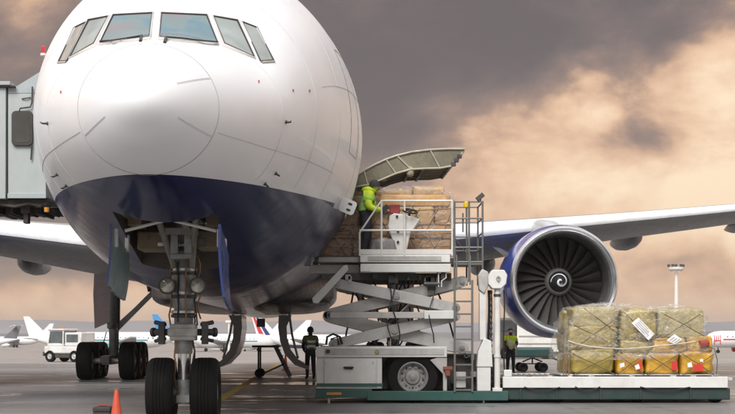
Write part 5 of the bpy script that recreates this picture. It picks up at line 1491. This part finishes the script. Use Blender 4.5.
tb('windscreen', m_tg, -1.03, -1.01, -.55, .55, 1.10, 1.80, 0); tb('side_window', m_tg, -.9, .02, -.605, -.59, 1.12, 1.8, 0); tb('side_window', m_tg, -.9, .02, .59, .605, 1.12, 1.8, 0); tb('rear_window', m_tg, .06, .075, -.55, .55, 1.12, 1.8, 0)
tb('seat', m_black, -.45, -.05, -.3, .3, 1.08, 1.5, .05)
tb('rear_box', m_tw, .22, 1.42, -.64, .64, .925, 1.72, .05); tb('rear_box_panel', m_tg, .35, 1.2, -.655, -.645, 1.15, 1.6, 0)
tb('bumper', m_under, -1.42, -1.3, -.66, .66, .35, .6, .03)
for y in (-.48, .48):
    g = MB(); g.lathe([(0, .09), (.03, .08), (.04, .001)], (-1.3, y, .76), (-1, 0, 0), 16); g.build('headlight', mat('headlight_glass', (.6, .6, .58), .1, coat=.8), TT)
for x in (-.85, .95):
    for y in (-.6, .6):
        g = MB(); g.lathe([(-.1, .16), (-.13, .28), (-.1, .335), (.1, .335), (.13, .28), (.1, .16), (0, .04), (-.1, .16)], (x, y, .34), (0, 1, 0), 24); wl = g.build('wheel', m_rub, TT)
        g = MB(); g.lathe([(-.105, .165), (-.08, .1), (-.11, .05), (-.11, .001)], (x, y, .34), (0, 1 if y < 0 else -1, 0), 18); g.build('rim', m_rim, wl)
g = MB(); g.lathe([(0, .09), (.1, .08), (.13, .03), (.135, .001)], (-.45, 0, 1.93), (0, 0, 1), 16); g.build('amber_beacon', mat('beacon_orange', (.62, .16, .01), .3), TT)

# lighting mast on the right
d8 = 260.0; S8 = F / d8; z8 = zg(d8)
def q8(px, py): return Vector(((px - CX) / S8, d8, CH + (HY - py) / S8))
b8 = q8(676.3, 338); b8.z = z8
LM = thing('light_mast', 'tall pale floodlight mast rising behind the wrapped pallet on the right', 'light mast', b8)
m_lm = mat('mast_cream', (.66, .62, .57), .5)
t8 = q8(676.3, 270)
g = MB(); g.tube([b8, b8.lerp(t8, .5), t8], [.55, .42, .30], 16); g.build('mast_pole', m_lm, LM)
g = MB(); g.lathe([(-.3, .9), (.1, 1.5), (.5, 1.55), (.55, 1.2)], t8, (0, 0, 1), 24); g.build('headframe', m_lm, LM)
for k, dx in enumerate((-1.35, -.8, .0, .75, 1.35)):
    c = t8 + Vector((dx, -.6 if k % 2 else .3, .85)); g = MB(); g.box(c.x - .24, c.x + .24, c.y - .2, c.y + .2, c.z - .26, c.z + .22); g.bar(c, c + Vector((0, 0, -.5)), .08, .08); g.build('floodlight', m_dkmetal, LM, bevel=.03)

d9 = 330.0
b9 = Vector(((229 - CX) / F * d9, d9, zg(d9))); L9 = thing('light_mast', 'short pale mast seen far off just left of the curved gear doors', 'light mast', b9)
MB().tube([b9, b9 + Vector((0, 0, 7.2))], [.32, .22], 10).build('mast_pole', m_lm, L9); MB().box(b9.x - .8, b9.x + .8, d9 - .4, d9 + .4, b9.z + 7.2, b9.z + 7.7).build('headframe', m_lm, L9)

# ================================================================== parked airliners far behind
m_pw = mat('parked_white', (.70, .70, .69), .4, var=.03)
m_pg = mat('parked_grey', (.33, .34, .35), .5)
def paint(name, c): return mat('livery_' + name, c, .45, var=.05)
m_pwin = mat('parked_window', (.09, .10, .12), .4)
def parked(px, d, yaw, ln, rad, tailm, bandm, label, finh=5.6, bellym=None, tail_stripes=None, ttail=False, windows=True):
    """px: column of the fuselage middle; yaw: 0 = nose to the right"""
    base = Vector(((px - CX) / F * d, d, zg(d)))
    o = thing('parked_airliner', label, 'airliner', base, 'airliners on the far stands'); ORG[o.name] = Vector(); o.rotation_euler.z = yaw
    zc = rad + 1.15; g = MB(); H = ln / 2; rows = []
    prof = [(-H, .12, .75), (-H * .88, .30, .6), (-H * .7, .62, .35), (-H * .5, .92, .1), (-H * .35, 1, 0), (H * .66, 1, 0), (H * .80, .93, -.02), (H * .90, .76, -.08), (H * .96, .52, -.16), (H * .99, .28, -.22), (H, .02, -.25)]
    for x, k, dz in prof:
        rows.append([Vector((x, rad * k * math.cos(2 * math.pi * i / 24), zc + dz * rad + rad * k * math.sin(2 * math.pi * i / 24))) for i in range(24)])
    g.grid(rows, True)
    bm_ = bellym or m_pw
    g.m = [1 if (sum(g.v[i][2] for i in f) / len(f)) < zc - rad * .45 else 0 for f in g.f]
    fz = g.build('fuselage', [m_pw, bm_], o, ang=180)
    g = MB()
    g.prism([(-H * .80, -.16, zc + rad * .55), (-H * .985, -.12, zc + rad * .9), (-H * 1.09, -.07, zc + rad + finh), (-H * .985, -.07, zc + rad + finh), (-H * .62, -.16, zc + rad * .85)], (0, .3, 0))
    fin = g.build('tail_fin', tailm, o)
    if tail_stripes:
        for k, m_ in enumerate(tail_stripes):
            u0, u1 = .12 + .30 * k, .34 + .30 * k
            lo = lambda u: Vector((-H * .985 + (H * .365) * u, 0, zc + rad * .92)); hi = lambda u: Vector((-H * 1.09 + H * .105 * u, 0, zc + rad + finh))
            for yy in (-.20, .17):
                off = Vector((0, yy, 0)); g = MB(); g.prism([lo(u0) + off, lo(u1) + off, hi(u1) + off, hi(u0) + off], (0, .03, 0)); g.build('tail_stripe', m_, fin)
    zt_ = zc + rad + finh - .4 if ttail else zc + rad * .45
    for s_ in (-1, 1):
        g = MB(); g.prism([(-H * .98, s_ * .2, zt_), (-H * .80, s_ * .2, zt_), (-H * 1.0, s_ * ln * .17, zt_ + .35), (-H * 1.06, s_ * ln * .17, zt_ + .35)], (0, 0, .18)); g.build('tailplane', m_pw, o)
        g = MB(); g.prism([(H * .22, s_ * rad * .7, zc - rad * .55), (-H * .16, s_ * rad * .7, zc - rad * .55), (-H * .42, s_ * ln * .45, zc + .55), (-H * .34, s_ * ln * .45, zc + .6)], (0, 0, .32)); g.build('wing', m_pg, o)
        g = MB(); c = Vector((H * .13, s_ * ln * .16, zc - rad * .98)); g.lathe([(-1.9, .35), (-.8, .75), (.9, .95), (1.7, .92), (1.85, .82), (1.6, .7)], c, (1, 0, 0), 18); g.build('engine', bandm or m_pw, o)
        g = MB(); c = Vector((-H * .04, s_ * 2.4, .55)); g.cyl(c + Vector((0, -.35, 0)), c + Vector((0, .35, 0)), .55, n=16); g.cyl(c, c + Vector((0, 0, 1.6)), .14); g.build('main_wheel', m_rub, o)
    g = MB(); c = Vector((H * .72, 0, .36)); g.cyl(c + Vector((0, -.25, 0)), c + Vector((0, .25, 0)), .36, n=14); g.cyl(c, c + Vector((0, 0, 1.4)), .1); g.build('nose_wheel', m_rub, o)
    n = int(ln * .55) if windows else 0
    for s_ in (-1, 1):
        wm = None
        for k in range(n):
            x = -H * .52 + H * 1.2 * k / n; th = R(14)
            if wm is None:
                g = MB(); y = s_ * (rad * math.cos(th) + .012); z = zc + rad * math.sin(th); g.add([(-.15, y, z - .2), (.15, y, z - .2), (.15, y * .985, z + .2), (-.15, y * .985, z + .2)], [(0, 1, 2, 3)]); wm = g.build('cabin_window', m_pwin, o, recalc=False); wm.location.x = x
            else:
                w2 = wm.copy(); COL.objects.link(w2); w2.location.x = x
        if bandm:
            g = MB(); th0, th1 = R(-6), R(3); g.grid([[Vector((x, s_ * (rad * math.cos(th) + .008), zc + rad * math.sin(th))) for x in (-H * .36, H * .66)] for th in (th0, th1)]); g.build('livery_band', bandm, o)
    g = MB(); yf = 0; g.grid([[Vector((H * .915 + .25 * j, rad * (.62 - .10 * j) * math.cos(R(a)), zc - rad * .10 + rad * (.62 - .10 * j) * math.sin(R(a)) + .05)) for a in range(40, 141, 20)] for j in range(2)]); g.build('windscreen', m_pwin, o)
    return o
parked(84, 430, R(4), 34, 1.95, m_pw, None, 'all-white parked jet whose tail rises left of the baggage tractor', 6.0)
parked(-22, 520, R(177), 30, 1.6, paint('dark_grey', (.12, .12, .14)), None, 'parked jet with a high T-tail at the left edge of the photo', 4.6, ttail=True)
parked(128, 330, R(172), 30, 1.9, paint('pale_teal', (.25, .42, .42)), paint('teal', (.05, .22, .22)), 'white parked jet with teal band behind the left main wheels', 3.4)
parked(208, 450, R(5), 33, 1.95, paint('sky_blue', (.04, .24, .52)), None, 'parked jet with bright blue tail seen past the nose strut', 7.0)
parked(226, 380, R(4), 26, 2.0, paint('pale_grey', (.55, .56, .56)), paint('teal', (.05, .22, .22)), 'white parked jet with teal stripe left of the curved gear doors', 3.0)
parked(315, 400, R(3), 34, 2.0, m_pw, None, 'parked jet whose white tail carries red and navy stripes', 6.4, paint('navy_belly', (.02, .03, .11)), [paint('stripe_red', (.5, .03, .04)), paint('stripe_navy', (.015, .025, .12))])
parked(257, 470, R(178), 34, 1.95, m_pw, None, 'plain white parked jet with its tail just above the dark-hooded worker', 5.4, paint('navy_belly', (.02, .03, .11)))
pr = parked(752, 290, R(183), 20, 1.75, m_pw, paint('stripe_red', (.5, .03, .04)), 'white parked jet with red marks at the right edge behind the pallet', 4.5)
for px_, d_, yw_, lm_, tl_, lb_ in ((14, 640, 178, 34, m_pw, 'smallest faraway white jet, its tail tip just left of the baggage tractor cab'),
                                       (243, 620, 177, 32, m_pw, 'small faraway white jet whose tail shows just behind the striped tail')):
    parked(px_, d_, R(yw_), lm_, 1.95, tl_, None, lb_, 6.0, windows=False)
# red trident mark on its nose side
g = MB()
for k in range(4):
    x = 7.2 + k * .42; g.box(x - .07, x + .07, 1.62, 1.70, 2.6 if k % 3 else 1.75, 3.75)
g.box(7.1, 8.55, 1.64, 1.71, 2.55, 2.72); g.build('red_mark', paint('stripe_red', (.5, .03, .04)), pr)

# ================================================================== the hazy air over the field
hz = bpy.data.materials.new('haze_air'); hz.use_nodes = True
ht = NT(hz.node_tree); ht.n.clear()
ho = ht.node('ShaderNodeOutputMaterial'); hv = ht.node('ShaderNodeVolumePrincipled'); ht.l.new(hv.outputs[0], ho.inputs['Volume'])
hv.inputs['Color'].default_value = (.86, .80, .76, 1); hv.inputs['Density'].default_value = 0.00022; hv.inputs['Anisotropy'].default_value = .2
g = MB(); g.box(-6500, 6500, -200, 5200, -5.5, 75)
tag(g.build('haze', hz), 'thin warm haze lying over the whole airfield', 'haze', kind='stuff')
